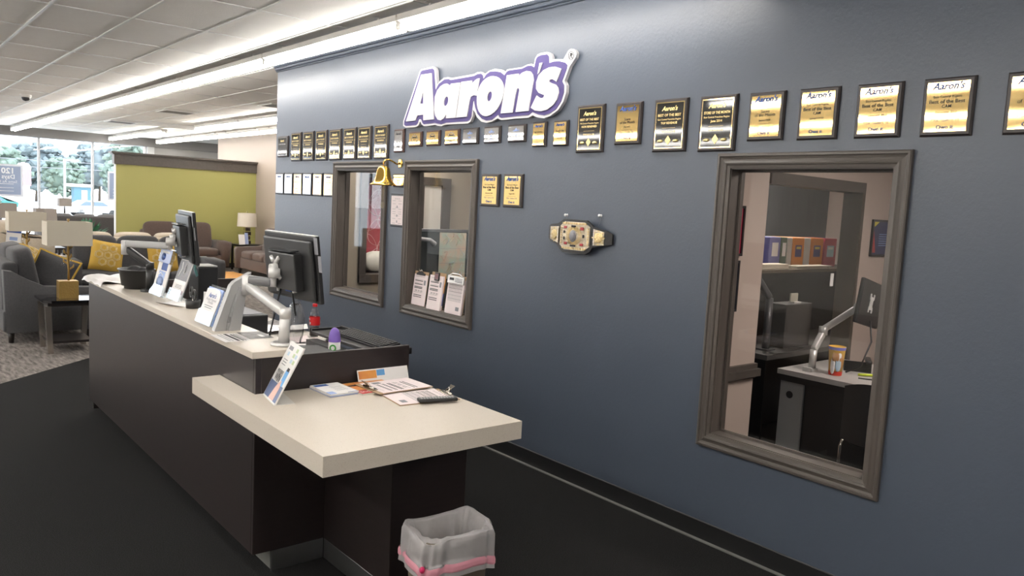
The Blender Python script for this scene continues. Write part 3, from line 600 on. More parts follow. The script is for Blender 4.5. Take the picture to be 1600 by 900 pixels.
SM = lambda d: [('Store', .42, .022, INK, ''), ('of the Month', .51, .022, INK, ''), (d, .62, .012, INK, ''), ('', .69, .01, INK, 'rule'), ('F764 - Seaford, DE', .78, .014, INKG, '')]
BB = lambda d: [('East Central Region', .32, .014, INK, ''), ('Best of the Best', .43, .022, INK, 'b'), ('CAM', .52, .018, INK, 'b'), (d, .63, .013, INK, ''), ('', .70, .01, INK, 'rule'), ('F764 - Seaford, DE', .80, .015, INKG, '')]
gold_plaque(3.191, 2.304, 'gold plaque dated May 2012 hanging between two tall black plaques', .206, .247, SM('May 2012'))
gold_plaque(2.269, 2.297, 'gold Store of the Month plaque dated January 2014 over the big window', .204, .242, SM('January 2014'))
gold_plaque(1.989, 2.294, 'gold Best of the Best plaque dated January 2013 over the big window', .204, .244, BB('January 2013'))
gold_plaque(1.700, 2.292, 'gold Best of the Best plaque dated September 2013 over the big window', .206, .242, BB('September 2013'))
gold_plaque(1.408, 2.290, 'gold Best of the Best plaque dated December 2013 right of the big window', .206, .244, BB('December 2013'))
gold_plaque(1.088, 2.288, 'gold plaque cut off by the right edge of the photo', .206, .244, SM('July 2014'))
gold_plaque(4.482, 1.887, 'gold plaque right of the middle window, left one of the pair', .208, .234, BB('November 2011'))
gold_plaque(4.225, 1.888, 'gold plaque right of the middle window, right one of the pair', .208, .234, BB('August 2011'))
plaque('small_plaque', 'small gold plaque on reddish wood behind the brass bell', 5.726, 1.947, .19, .112, BOARDR, GOLD, .014, [('Employee of the Month', .3, .012, INK, ''), ('Seaford, DE', .55, .011, INK, ''), ('2010', .8, .011, INK, '')], 'upper row plaques')
ct = plaque('certificate', 'black framed pinkish certificate between the two farther windows', 5.730, 1.695, .235, .28, BOARDK, PINKP, .018, [('CERTIFICATE', .12, .014, INKG, ''), ('Business License', .42, .010, INKG, ''), ('State of Delaware', .70, .010, INKG, '')], 'upper row plaques', category='framed paper')
q = B()
for yy in (.03, -.045, -.095): q.box((.0, yy, .0215), (.014, .018, .0006))
for yy in (.08, .055, .01, -.012, -.03, -.07, -.11):
    for xx in (-.05, .045): q.box((xx, yy, .0212), (.05, .0025, .0004))
q.build('print', INKG, ct)

# ================================================================== brass bell
t = thing('brass_bell', 'polished brass bell on a curved bracket beside the leftmost interior window', 'bell', (WX, 5.73, 2.09))
b = B(); b.lathe([(0, 0), (.030, 0), (.030, .006), (.012, .012), (0, .012)], M=R(-PI/2, 'Y')); b.span(-.012, 0, -.022, .022, -.035, .035, r=.004)
b.tube([(-.005, 0, 0), (-.04, 0, -.008), (-.08, 0, .012), (-.12, 0, .024), (-.15, 0, .018), (-.165, 0, -.002), (-.165, 0, -.02)], .008, n=8); b.build('bracket', BRASS, t)
bd = B().lathe([(.0, -.028), (.02, -.03), (.045, -.045), (.056, -.075), (.062, -.115), (.074, -.150), (.098, -.178), (.110, -.186), (.110, -.192), (.098, -.188), (.07, -.155), (.055, -.11), (.045, -.06), (0, -.045)], n=36).build('bell_body', BRASS, t); bd.location = (-.165, 0, 0)
c = B(); c.cyl((-.165, 0, -.05), (-.165, 0, -.175), .004, n=8); c.lathe([(0, -.165), (.014, -.176), (.016, -.186), (.010, -.20), (0, -.204)], M=T(-.165, 0, 0)); c.build('clapper', BRASS, t)
c = B(); c.tube([(-.165, 0, -.20), (-.163, .004, -.24), (-.168, -.003, -.28), (-.165, .0, -.33)], [.008, .012, .012, .010], n=8); c.lathe([(0, -.33), (.014, -.335), (.014, -.375), (0, -.385)], M=T(-.165, 0, 0), n=10); c.build('braided_rope', mat('cream_rope', (.62, .54, .42), .9, bump=(300, 1)), t)

# ================================================================== champion belt and pins
leather = mat('black_leather', (.014, .013, .013), .45, bump=(120, .2))
GOLDC = mat('cast_gold', (.80, .62, .32), .30, 1, bump=(90, .5)); PEARL = mat('silver_relief', (.76, .66, .52), .28, 1, bump=(140, .6)); REDS = mat('red_stone', (.30, .02, .025), .25)
t = thing('title_belt', 'gold plated black leather champion belt hung on the blue wall', 'belt', M=onwall(3.535, 1.616))
def bow(v):                                                         # belt bulges out of the wall
    return .012+.05*max(0, 1-(v.x/.30)**2)
def bowed(b, off):
    for v in b.bm.verts: v.co.z += bow(v.co)+off
    return b
def sub(b, n=3):
    bmesh.ops.subdivide_edges(b.bm, edges=b.bm.edges[:], cuts=n, use_grid_fill=True); return b
def belt_strip(prof, z0, z1):
    """prof: list of (x, ytop, ybottom)"""
    b = B(); P = []
    for (xa, ta, ba), (xb, tb, bb) in zip(prof, prof[1:]):
        for k in range(4): u = k/4; P.append((xa+(xb-xa)*u, ta+(tb-ta)*u, ba+(bb-ba)*u))
    P.append(prof[-1])
    for (xa, ta, ba), (xb, tb, bb) in zip(P, P[1:]):
        for q in ([(xa, ta, z1), (xa, ba, z1), (xb, bb, z1), (xb, tb, z1)], [(xa, ta, z0), (xb, tb, z0), (xb, tb, z1), (xa, ta, z1)], [(xa, ba, z0), (xa, ba, z1), (xb, bb, z1), (xb, bb, z0)]): b.quad(q)
    for (x, a, c) in (P[0], P[-1]): b.quad([(x, a, z0), (x, c, z0), (x, c, z1), (x, a, z1)])
    bmesh.ops.remove_doubles(b.bm, verts=b.bm.verts, dist=1e-5); bmesh.ops.recalc_face_normals(b.bm, faces=b.bm.faces); return b
bowed(belt_strip([(-.285, .045, -.030), (-.262, .062, -.050), (-.17, .070, -.066), (-.135, .085, -.095), (-.105, .102, -.112), (.10, .100, -.112), (.135, .078, -.092), (.155, .062, -.064), (.25, .040, -.046), (.285, .024, -.036)], -.010, .004), 0).build('strap', leather, t)
cp = [(-.135, -.060), (-.108, -.088), (.105, -.092), (.130, -.064), (.130, .052), (.098, .082), (-.105, .088), (-.135, .062)]
cp = [(x*.98, y) for x, y in cp]
b = B()
for k in range(6):
    u0, u1 = -.132+k*.044, -.132+(k+1)*.044
    yt = lambda x: min(.086, .086-max(0, abs(x)-.104)*1.0); yb = lambda x: -.092+max(0, abs(x)-.104)*1.0
    for q in ([(u0, yb(u0), .009), (u1, yb(u1), .009), (u1, yt(u1), .009), (u0, yt(u0), .009)], [(u0, yt(u0), .002), (u0, yt(u0), .009), (u1, yt(u1), .009), (u1, yt(u1), .002)], [(u0, yb(u0), .009), (u0, yb(u0), .002), (u1, yb(u1), .002), (u1, yb(u1), .009)]): b.quad(q)
for u in (-.132, .132): b.quad([(u, yb(u), .002), (u, yb(u), .009), (u, yt(u), .009), (u, yt(u), .002)])
bmesh.ops.remove_doubles(b.bm, verts=b.bm.verts, dist=1e-5); bmesh.ops.recalc_face_normals(b.bm, faces=b.bm.faces); bowed(b, 0)
cpo = b.build('centre_plate', PEARL, t)
b = B()
for k in range(40):                                                 # radial relief spokes and border studs
    a = 2*PI*k/40; r0, r1 = .034, .060
    b.box((0, 0, 0), (.024, .003, .004), M=T(math.cos(a)*.048*1.2, math.sin(a)*.048, .011) @ R(a))
for k in range(11):
    for yy in (.076, -.081): b.box((-.10+k*.02, yy, .011), (.012, .010, .004))
for k in range(7):
    for xx in (-.120, .120): b.box((xx, -.05+k*.016, .011), (.010, .009, .004))
bowed(b, 0); b.build('relief', GOLDC, cpo)['kind'] = 'stuff'
b = B()
for (x, y, sx_, sy_) in ((-.078, .050, .03, .016), (-.07, -.052, .03, .016), (.072, .046, .03, .02), (.074, -.054, .028, .016), (0, .058, .04, .012), (0, -.064, .05, .012), (-.088, -.02, .012, .02), (-.088, .02, .014, .016), (.086, .0, .014, .02)):
    b.box((x, y, .012), (sx_, sy_, .005), INK if abs(x) < .02 or (abs(y) < .03) else REDS, r=.002, seg=1)
bowed(b, 0); b.build('stone', REDS, cpo)
b = B(); b.pillow((-.004, -.004, .012), (.058, .076, .012), .95); b.pillow((-.004, -.004, .016), (.040, .056, .012), .95, INKG); bowed(b, 0); b.build('medallion', GOLDC, cpo)
for s_, xa, xb in ((-1, -.254, -.152), (1, .158, .234)):
    hy = (.052, -.055) if s_ < 0 else (.050, -.052); hi = (.046, -.034) if s_ < 0 else (.034, -.046)
    pr = [(xa, hi[0], hi[1]), (xb, hy[0], hy[1])] if s_ < 0 else [(xa, hy[0], hy[1]), (xb, hi[0], hi[1])]
    o = bowed(belt_strip(pr, .002, .009), 0).build('side_plate', PEARL, t)
    xm = (xa+xb)/2; b = B(); b.pillow((xm, -.002, .010), (.066, .062, .010), .9); [b.box((xm+.044*math.cos(a*PI/4)*.9, -.002+.042*math.sin(a*PI/4), .010), (.010, .008, .004)) for a in range(8)]
    bowed(b, 0); b.build('emblem', GOLDC, o)
    b = B(); xe = xb if s_ < 0 else xa; [b.box((xe-.006*(1 if s_ < 0 else -1), -.046+k*.0115, .011), (.007, .008, .004)) for k in range(9)]; bowed(b, 0); b.build('stud_row', mat('pearl_studs', (.8, .74, .72), .3) if 'pearl_studs' not in MATS else MATS['pearl_studs'], o)
for y, z, q in ((3.675, 1.741, 'left'), (3.373, 1.750, 'right')):
    t = thing('push_pin', 'white push pin above the champion belt, %s one' % q, 'pin', M=onwall(y, z), group='push pins above the champion belt'); B().lathe([(0, .022), (.009, .021), (.009, .016), (.005, .012), (.005, .005), (.009, .002), (.009, 0), (0, 0)], n=10).build('head', PAPER, t)
    B().tube([(0, 0, .004), (.001, -.03, .003), (.0, -.062, .02)], .0008, n=4).build('thread', INKG, t)
# ================================================================== reception desk
t = thing('reception_desk', 'long espresso brown reception desk with brushed metal kick plate', 'desk', (1.375, 3.40, 0)); D = lambda *q: B().span(q[0]-1.375, q[1]-1.375, q[2]-3.40, q[3]-3.40, q[4], q[5], r=.002, seg=1)
D(1.375, 1.400, 3.425, 6.72, .10, 1.033).build('front_panel', ESPR, t)
D(1.375, 2.195, 3.400, 3.425, .10, 1.0335).build('end_panel', ESPR, t)
D(1.40, 2.60, 6.695, 6.72, .02, 1.033).build('far_end_panel', ESPR, t)
D(1.4005, 1.404, 3.3975, 3.401, .87, 1.032).build('edge_strip', mat('espresso_edge', (.08, .065, .06), .3), t)
D(1.733, 2.13, 2.78, 3.3995, .10, .7905).build('pedestal', ESPR, t)
D(1.47, 1.475, 3.42, 6.70, 0, .10).build('long_kick_plate', STRIPM, t)
D(1.465, 1.733, 3.3965, 3.402, 0, .10).build('kick_plate', ALU, t); D(1.7335, 1.739, 2.79, 3.396, 0, .10).build('kick_plate', ALU, t); D(1.74, 2.125, 2.785, 2.79, 0, .10).build('kick_plate', ALU, t)
B().prism([(x-1.375, y-3.40) for x, y in ((1.40, 3.426), (2.18, 3.426), (2.39, 4.2), (2.39, 5.02), (2.60, 5.10), (2.60, 6.694), (1.40, 6.694))], .725, .76).build('work_surface', mat('white_laminate', (.58, .55, .50), .45), t)
D(2.52, 2.54, 5.12, 6.69, 0.02, .724).build('back_panel', ESPR, t)
tag(B().span(1.352, 1.60, 3.385, 6.745, 1.0345, 1.066, r=.002, seg=1).build('upper_countertop', QUARTZ), 'narrow cream quartz ledge along the top of the reception desk', 'countertop')
tag(B().prism([(1.24, 2.45), (2.165, 2.45), (2.165, 3.398), (1.3725, 3.398), (1.3725, 3.85), (1.24, 3.85)], .791, .868).build('lower_countertop', QUARTZ), 'thick cream speckled quartz counter at the near end of the desk', 'countertop')

# ------------------------------------------------------------------ monitors and arms
NOTE = mat('note_paper', (.80, .78, .78), .7)
def monitor(loc, yaw, tilt, w, h, label, notes=True):
    M = T(*loc) @ R(yaw) @ R(tilt, 'X')
    t = thing('monitor', label, 'monitor', M=M, group='monitors')
    b = B(); b.box((0, .012, 0), (w, .022, h), r=.006); b.build('housing', PLASD, t)
    b = B(); b.box((0, -.010, -.005), (w*.92, .022, h*.90), r=.010, seg=2); b.build('rear_shell', PLASD, t)
    b = B(); b.box((.02, -.038, -.015), (w*.50, .05, h*.56), r=.006); b.span(-w*.20, w*.24, -.068, -.012, h*.262, h*.275); b.build('rear_box', PLASD, t)
    b = B(); b.box((0, .0235, 0), (w-.03, .002, h-.03)); b.build('screen', mat('screen_off', (.01, .01, .012), .1) if 'screen_off' not in MATS else MATS['screen_off'], t)
    b = B(); b.box((0, .010, h/2+.0008), (w-.01, .016, .003)); b.build('top_edge', SILVER, t)
    b = B(); b.box((.05, -.045, -h*.31), (.05, .022, .02), INKB); b.box((-.07, -.04, -h*.31), (.018, .02, .045), PAPER); b.box((.09, -.040, -h*.33), (.012, .02, .02), PAPER); b.build('plugs', INKB, t)
    if notes:
        for k, (dz, dx) in enumerate(((h*.36, -.002), (h*.10, .010))):
            n = B(); n.box((w/2+dx, -.001+.006*k, dz), (.034, .001, h*.24)); [n.box((w/2+dx, -.002+.006*k, dz-h*.09+q*h*.045), (.022, .0006, .003), INKG) for q in range(5)]; n.build('paper_note', NOTE, t)
            n = None
    v = B(); v.box((-.035, -.066, .0), (.045, .004, .075))
    for sx_ in (-1, 1):
        for sz in (-1, 1): v.tube([(-.035+sx_*.018, -.066, sz*.03), (-.035+sx_*.040, -.066, sz*.055)], [.013, .010], n=8, flat=1)
    v.cyl((-.035, -.066, 0), (-.035, -.095, 0), .022); v.build('mount_plate', SILVER, t)
    return t
monitor((1.685, 3.735, 1.42), math.radians(-86), math.radians(6.5), .53, .335, 'black monitor on a silver arm, seen from behind, nearest on the desk')
monitor((1.655, 5.28, 1.47), math.radians(-98), math.radians(5), .53, .335, 'black monitor seen nearly edge on, farther along the desk')
def bar(b, a, c, w, h, m=None):
    a, c = Vector(a), Vector(c); d = c-a; L = d.length; M = Matrix.Translation((a+c)/2) @ d.to_track_quat('X', 'Z').to_matrix().to_4x4()
    return b.box((0, 0, 0), (L, w, h), m, r=min(w, h)*.32, seg=3, M=M)
def arm(label, base, post_top, elbow, tip, head, plate, m_low, m_up, m_post=SILVER):
    t = thing('monitor_mount', label, 'monitor mount', base, group='monitor arms on the desk'); V = lambda p: Vector(p)-Vector(base)
    b = B(); b.lathe([(0, 0), (.060, 0), (.062, .006), (.058, .014), (.045, .016), (.043, .011), (0, .011)]); b.build('base', m_post, t)
    b = B(); b.cyl((0, 0, .008), V(post_top), .026, n=20); b.build('post', m_post, t)
    b = B(); p0 = V(post_top)+Vector((0, 0, .014)); b.cyl(p0-Vector((0, 0, .026)), p0+Vector((0, 0, .024)), .027); bar(b, p0, V(elbow), .042, .046); b.build('lower_arm', m_low, t)
    b = B(); e = V(elbow); b.cyl(e-Vector((0, 0, .045)), e+Vector((0, 0, .05)), .030, n=20); b.lathe([(0, .052), (.026, .052), (.03, .05)], M=T(*e)); b.build('elbow_joint', SILVER, t)
    b = B(); u0 = e+Vector((0, 0, .03)); bar(b, u0, V(tip), .038, .046); b.build('upper_arm', m_up, t)
    hq = V(head); b = B(); b.cyl(V(tip)-Vector((0, 0, .02)), Vector((V(tip).x, V(tip).y, hq.z)), .016); b.cyl(hq+Vector((-.026, .012, 0)), hq+Vector((.026, -.012, 0)), .026, n=20); b.cyl(hq, V(plate), .014); b.build('tilt_head', SILVER, t)
    return t
arm('silver monitor arm at the near end of the ledge', (1.549, 3.50, 1.066), (1.555, 3.50, 1.205), (1.548, 3.95, 1.30), (1.605, 3.765, 1.335), (1.603, 3.75, 1.385), (1.60, 3.75, 1.415), SILVER, DKSILV)
arm('grey monitor arm folded above the black basket', (1.545, 5.70, 1.066), (1.545, 5.70, 1.23), (1.428, 5.85, 1.355), (1.570, 5.34, 1.405), (1.567, 5.31, 1.437), (1.59, 5.30, 1.465), PLASD, PLASG, PLASD)
for k, (pts, lab) in enumerate((([(1.65, 3.77, 1.31), (1.63, 3.78, 1.22), (1.60, 3.76, 1.12), (1.585, 3.75, 1.069)], 'thin black cable hanging from the left of the near monitor'), ([(1.66, 3.67, 1.315), (1.70, 3.72, 1.22), (1.735, 3.78, 1.16)], 'short black cable between near monitor and hanging plastic bag'))):
    tag(B().tube(pts, .0045, n=6).build('cable', PLASD), lab, 'cable', 'monitor cables')
t = thing('plastic_bag', 'crumpled clear plastic bag tied on a cable behind the near arm', 'bag', (1.75, 3.80, 1.01))
bagm = glassmat('thin_plastic', (.92, .92, .92), .16, .25)
def bagf(u, v):
    a = 2*PI*u; z = v*.26; r = (.034+.010*math.sin(3*a+7*v)+.006*math.sin(5*a))*(1-abs(v-.35)**1.4*.9) if v < .78 else .008+.05*(v-.78)*4*(.7+.3*math.sin(2*a))
    return (r*math.cos(a), r*math.sin(a), z)
B().grid(bagf, 18, 14, None, True).build('bag', bagm, t); B().lathe([(.010, 0), (.012, .004), (.010, .008)], M=T(0, 0, .20), n=10).build('tie', INK, t)

# ------------------------------------------------------------------ things on the ledge
LZ = 1.066
t = thing('easel_stand', 'light grey wedge shaped plastic stand between card holder and near arm', 'stand', (1.46, 3.98, LZ)); Mx = Matrix(((1, 0, 0, 0), (0, 0, 1, 0), (0, 1, 0, 0), (0, 0, 0, 1)))
B().prism([(-.070, 0), (.062, 0), (.070, .10), (.105, .235), (.118, .300), (.03, .252), (.012, .232)], .0, .045, M=Mx).build('body', PLASG, t)
B().prism([(-.002, 0), (.060, 0), (.095, .245), (.050, .225)], -.012, .002, M=Mx).build('side_wing', PLASG, t)
b = B(); b.tube([(-.012, -.003, .0), (-.006, -.003, .05), (.012, -.003, .12), (.035, -.003, .19)], .0012, n=4); b.box((.002, -.006, .045), (.02, .008, .006)); b.box((.006, -.006, .06), (.009, .008, .026)); b.build('clip', mat('grey_clip', (.22, .22, .22), .5), t)
def holder(label, x, y0, y1, lean, h, kind):
    """slanted clear literature holder facing the customers (-x); local y runs from far to near"""
    L = y1-y0; t = thing('brochure_holder', label, 'brochure holder', (x, (y0+y1)/2, LZ), (0, 0, 0), 'brochure holders on the ledge'); A = math.atan2(lean, h)
    P = R(A, 'Y')                                                   # panel space: z up the slope
    hl = math.hypot(lean, h)
    b = B(); b.box((0, 0, hl/2), (.003, L, hl), M=P); b.box((-.026, 0, .035+.004), (.002, L, .07), M=P); b.box((-.0135, 0, .0025), (.026, L, .003), M=P); b.span(-.004, .085, -L/2, L/2, .0, .003)
    for s_ in (-1, 1): b.box((-.0135, s_*(L/2-.001), .035), (.024, .002, .066), M=P)
    if kind == 'tier': b.box((-.018, 0, hl*.80), (.002, L, hl*.18), M=P); b.box((-.009, 0, hl*.71), (.018, L, .003), M=P)
    b.build('acrylic', CLEAR, t)
    Q = P @ Matrix(((0, 0, -1, -.004), (-1, 0, 0, 0), (0, 1, 0, .006), (0, 0, 0, 1)))   # paper frame: x to viewer's right (-y), y up, z out (-x)
    if kind == 'card':
        b = B(); b.box((0, hl*.45, .004), (L-.01, hl*.90, .006)); b.box((-.002, hl*.86, .0076), (L-.014, hl*.10, .001), INKL); b.build('blue_card', mat('blue_card', (.16, .20, .38), .5), t).matrix_local = Q
        b = B(); b.prism([(-L*.49, .010), (L*.42, -.006), (L*.48, hl*.66), (L*.44, hl*.80), (L*.30, hl*.88), (0, hl*.90), (-L*.47, hl*.86)], .010, .014); b.build('white_card', PAPER, t).matrix_local = Q
        q = B(); q.text("Aaron's", T(.0, hl*.66, .0145), .034, INKB, bold=.03, shear=.3); q.text('Weekly Payment', T(0, hl*.57, .0145), .022, INKG); q.text('Schedule', T(0, hl*.50, .0145), .022, INKG)
        for k in range(6): q.box((-.01, hl*(.44-.05*k), .0145), (L*.55-.02*(k % 3), .004, .0003), INKG if k < 2 else PINKP)
        q.build('print', INKG, t).matrix_local = Q
    else:
        b = B(); b.box((0, hl*(.34 if kind == 'tier' else .485), .004), (L-.012, hl*(.66 if kind == 'tier' else .955), .008)); b.build('leaflets', PAPER, t).matrix_local = Q
        q = B()
        if kind == 'tier':
            q.box((-.0, hl*.36, .0085), (L*.50, hl*.28, .0006), INKL); q.pillow((-.01, hl*.28, .0088), (L*.55, hl*.22, .001), .9, INKL, 14, 3); q.box((-L*.22, hl*.60, .0086), (.03, .03, .0006), PAPER); q.box((.02, hl*.60, .0085), (L*.45, .05, .0005), INKB)
            q.tube([(-L*.3, hl*.40, .009), (-L*.1, hl*.47, .009), (L*.1, hl*.42, .009)], .003, INKW, 5)
        else:
            q.box((0, hl*.70, .0084), (L-.016, hl*.50, .0006), INKG); q.pillow((.03, hl*.76, .0088), (.05, hl*.30, .001), .9, INKW, 12, 3); q.pillow((.03, hl*.76, .0092), (.03, hl*.22, .001), .9, INKG, 12, 3); q.tube([(-.06, hl*.55, .009), (-.03, hl*.75, .009), (-.05, hl*.90, .009)], .004, INKW, 5)
            q.box((0, hl*.20, .0085), (L-.02, .026, .0005), mat('mauve_ink', (.42, .32, .36), .6)); [q.box((0, hl*(.29+k*.03), .0085), (L*.5, .004, .0004), INKG) for k in range(3)]; q.box((0, hl*.43, .0088), (L-.018, .022, .0005), INKW)
        q.build('print', INKL, t).matrix_local = Q
        if kind == 'tier':
            b = B(); b.box((0, hl*.82, .014), (L-.014, hl*.28, .004)); b.build('upper_leaflet', mat('blue_leaflet', (.30, .36, .58), .4), t).matrix_local = Q
            q = B(); q.pillow((-.03, hl*.80, .0165), (.09, .05, .001), .9, INKB, 12, 3); q.box((0, hl*.90, .0163), (L*.6, .014, .0004), INKW); q.build('upper_print', INKB, t).matrix_local = Q
    return t
holder('two tier clear brochure holder with blue leaflets beside the black basket', 1.530, 5.32, 5.58, .075, .312, 'tier')
holder('clear brochure holder with grey and white leaflet, nearer of the tall pair', 1.555, 5.05, 5.29, .085, .262, 'plain')
holder('low holder with curled white card over a blue one, beside the easel stand', 1.418, 4.075, 4.30, .068, .205, 'card')
t = thing('plastic_basket', 'black plastic basket on the ledge below the folded arm', 'basket', (1.515, 5.915, LZ))
B().lathe([(0, .004), (.085, .004), (.085, 0), (.088, 0), (.088, .018), (.106, .022), (.122, .125), (.132, .130), (.133, .137), (.122, .137), (.104, .028), (0, .022)], n=28, sx=.92, sy=1.12).build('basket', PLASD, t)
b = B(); b.pillow((-.01, .02, .115), (.10, .08, .09), .8); b.pillow((.03, -.04, .11), (.08, .07, .08), .8); b.build('contents', INK, t)
t = thing('pen_cup', 'small black pen tray by the inner edge of the ledge', 'pen holder', (1.555, 4.83, LZ)); B().lathe([(0, 0), (.040, 0), (.044, .05), (.040, .05), (.036, .006), (0, .006)], n=20).build('cup', PLASD, t)
t = thing('scissors', 'black handled scissors standing in the pen tray', 'scissors', (1.555, 4.83, LZ+.008)); b = B()
for (dy, dz, tl) in ((.026, .085, .2), (-.024, .072, -.25)):
    pts = [(.0, dy+.020*math.cos(a*PI/8), dz+.032*math.sin(a*PI/8)) for a in range(17)]; b.tube(pts, .006, n=8)
b.build('handles', PLASD, t); b = B(); b.tube([(0, .012, .06), (0, -.006, .0)], .005, n=6, flat=.3); b.tube([(0, -.012, .05), (0, .006, .0)], .005, n=6, flat=.3); b.build('blades', STEEL, t)
def sheet(label, cx, cy, z, w, d, rz, m=PAPER, curl=.0, prints=None, name='paper_sheet', grp=None, thick=.0012, cat='paper'):
    t = thing(name, label, cat, (cx, cy, z), (0, 0, rz), grp)
    b = B(); b.grid(lambda u, v: ((u-.5)*w, (v-.5)*d, thick+curl*(u-.5)**2*4), 9, 4); b.grid(lambda u, v: ((u-.5)*w, (.5-v)*d, curl*(u-.5)**2*4), 9, 4); b.build('sheet', m, t)
    if prints:
        q = B(); [q.box((x, y, thick+.0008+curl*(2*x/w)**2), (sx_, sy_, .0004), mm) for (x, y, sx_, sy_, mm) in prints]; q.build('print', INK, t)
    return t
sheet('white printed sheet overhanging the front of the ledge by the easel stand', 1.398, 3.775, LZ, .13, .22, 0, PAPER, 0, [(.004, 0, .014, .20, INK), (.026, -.01, .009, .18, INK), (.040, -.01, .006, .18, INK), (-.02, 0, .004, .18, INKG), (-.035, 0, .004, .18, INKG), (.054, .0, .005, .17, INKG)])
sheet('dark photo print lying on the ledge next to the near arm', 1.530, 3.80, LZ, .125, .20, -.05, mat('dark_photo', (.055, .05, .05), .5, noise=(18, .2, (.20, .19, .19))), 0, [(.02, -.03, .02, .07, INKW)], grp=None)
sheet('white sheet curling on the ledge behind the pen tray', 1.50, 5.0, LZ, .12, .22, .3, PAPER, .010)
t = thing('packing_paper', 'crumpled white wrapping draped over the far end of the ledge', 'paper', (1.47, 6.45, LZ))
def drape(u, v):
    x = -.135+u*.26; y = -.28+v*.60; z = .010+.008*math.sin(9*u+5*v)+.006*math.sin(17*v)
    if x < -.115: z -= (-.115-x)*1.5
    return (x, y, z+.004)
B().grid(drape, 16, 18).build('sheet', mat('white_wrap', (.78, .75, .74), .35), t)
# ------------------------------------------------------------------ behind the ledge, on the work surface
WZ = .76
t = thing('soda_bottle', 'plastic cola bottle with red cap and red label on the work surface', 'bottle', (2.545, 5.22, WZ)); t.scale = (1.14, 1.14, 1.08)
pr = [(0, .004), (.026, .0), (.031, .012), (.032, .05), (.029, .065), (.033, .085), (.033, .135), (.030, .150), (.020, .180), (.013, .200), (.013, .215)]
B().lathe(pr, n=24).build('bottle', glassmat('bottle_plastic', (.94, .94, .93), .05), t)
B().lathe([(0, .006), (.0255, .004), (.030, .013), (.031, .05), (.028, .064), (0, .064)], n=24).build('cola', mat('cola', (.012, .005, .004), .1), t)
B().lathe([(.0332, .080), (.0338, .082), (.0338, .134), (.0332, .136)], n=24).build('label', mat('red_label', (.52, .012, .015), .35), t)
q = B(); q.box((-.0335, -.006, .094), (.001, .012, .014), INKW); q.text('cola', Matrix(((0, 0, -1, -.0346), (-1, 0, 0, .003), (0, 1, 0, .118), (0, 0, 0, 1))), .014, INKW, bold=.02); q.build('label_print', INKW, t)
B().lathe([(.0135, .204), (.0155, .205), (.0155, .222), (.013, .225), (0, .225)], n=20).build('cap', mat('red_cap', (.58, .015, .02), .4), t)
t = thing('air_freshener', 'white air freshener with a purple cone cap behind the end panel', 'air freshener', (2.335, 4.50, WZ)); t.scale = (1.08, 1.08, 1.12)
B().lathe([(0, 0), (.036, 0), (.037, .01), (.034, .095), (0, .095)], n=24).build('body', PAPER, t); B().lathe([(.036, .088), (.035, .112), (.030, .140), (.020, .160), (.008, .168), (0, .169)], n=24).build('purple_cap', mat('purple_plastic', (.20, .12, .46), .4), t)
q = B(); q.lathe([(.012, -.0005), (.021, -.0005), (.021, .0008), (.012, .0008)], M=T(-.024, -.027, .055) @ R(-.85) @ R(PI/2, 'X'), n=20, m=mat('green_ink', (.05, .30, .05), .5)); q.build('green_ring', INKG, t)
t = thing('office_printer', 'low black machine with a curved top just behind the end panel', 'printer', (1.90, 4.05, WZ))
b = B(); b.prism([(-.24, 0), (.25, 0), (.25, .10), (.20, .135), (-.06, .155), (-.16, .15), (-.205, .12), (-.22, .08)], -.20, .20, M=Matrix(((1, 0, 0, 0), (0, 0, 1, 0), (0, 1, 0, 0), (0, 0, 0, 1)))); b.build('body', mat('charcoal_plastic', (.030, .032, .034), .5), t)
B().box((.05, .0, .150), (.20, .25, .006)).build('lid', PLASD, t)
for k, (x, y, rz, m, lab) in enumerate(((2.36, 4.95, .2, PAPER, 'white papers on the work surface beside the printer'), (2.28, 5.12, -.3, PINKP, 'pinkish papers under the white ones on the work surface'), (2.40, 5.75, .3, MATS['dark_photo'], 'glossy dark flyers on the work surface behind the near arm'), (2.47, 5.55, -.4, PAPER, 'white form on the work surface left of the cola bottle'), (2.25, 5.5, .1, mat('glossy_flyer', (.42, .41, .40), .12, noise=(12, .2, (.12, .11, .11))), 'shiny grey flyer on the work surface below the elbow joint'))):
    sheet(lab, x, y, WZ+.001+.006*k, .32, .22, rz, m, .012, None, 'loose_papers')
t = thing('computer_tower', 'black computer box standing behind the far monitor with paper on top', 'computer', (1.80, 5.38, WZ)); B().box((0, 0, .255), (.13, .20, .51), r=.006).build('case', PLASD, t); B().box((.0, -.01, .516), (.12, .17, .006)).build('paper', PAPER, t)
B().tube([(-.066, -.02, .515), (-.072, -.05, .49), (-.070, -.09, .45)], .010, n=6, flat=.2).build('teal_ribbon', mat('teal_ribbon', (.18, .42, .40), .6), t)
t = thing('letter_tray', 'black desktop tray behind the ledge next to the pen tray', 'tray', (1.82, 4.95, WZ)); B().box((0, 0, .13), (.34, .44, .26), r=.01).build('body', PLASD, t); B().box((-.01, .0, .262), (.30, .40, .004)).build('top_sheet', INKG, t)
t = thing('tent_sign', 'white printed card standing on the black tray by the pen tray', 'sign', (1.72, 4.84, WZ+.262)); B().box((0, 0, .075), (.20, .003, .12), M=R(-.5) @ R(-.25, 'X')).build('card', PAPER, t); q = B(); [q.box((0, -.002, .045+k*.022), (.15, .001, .006), M=R(-.5) @ R(-.25, 'X')) for k in range(4)]; q.build('print', INKG, t)
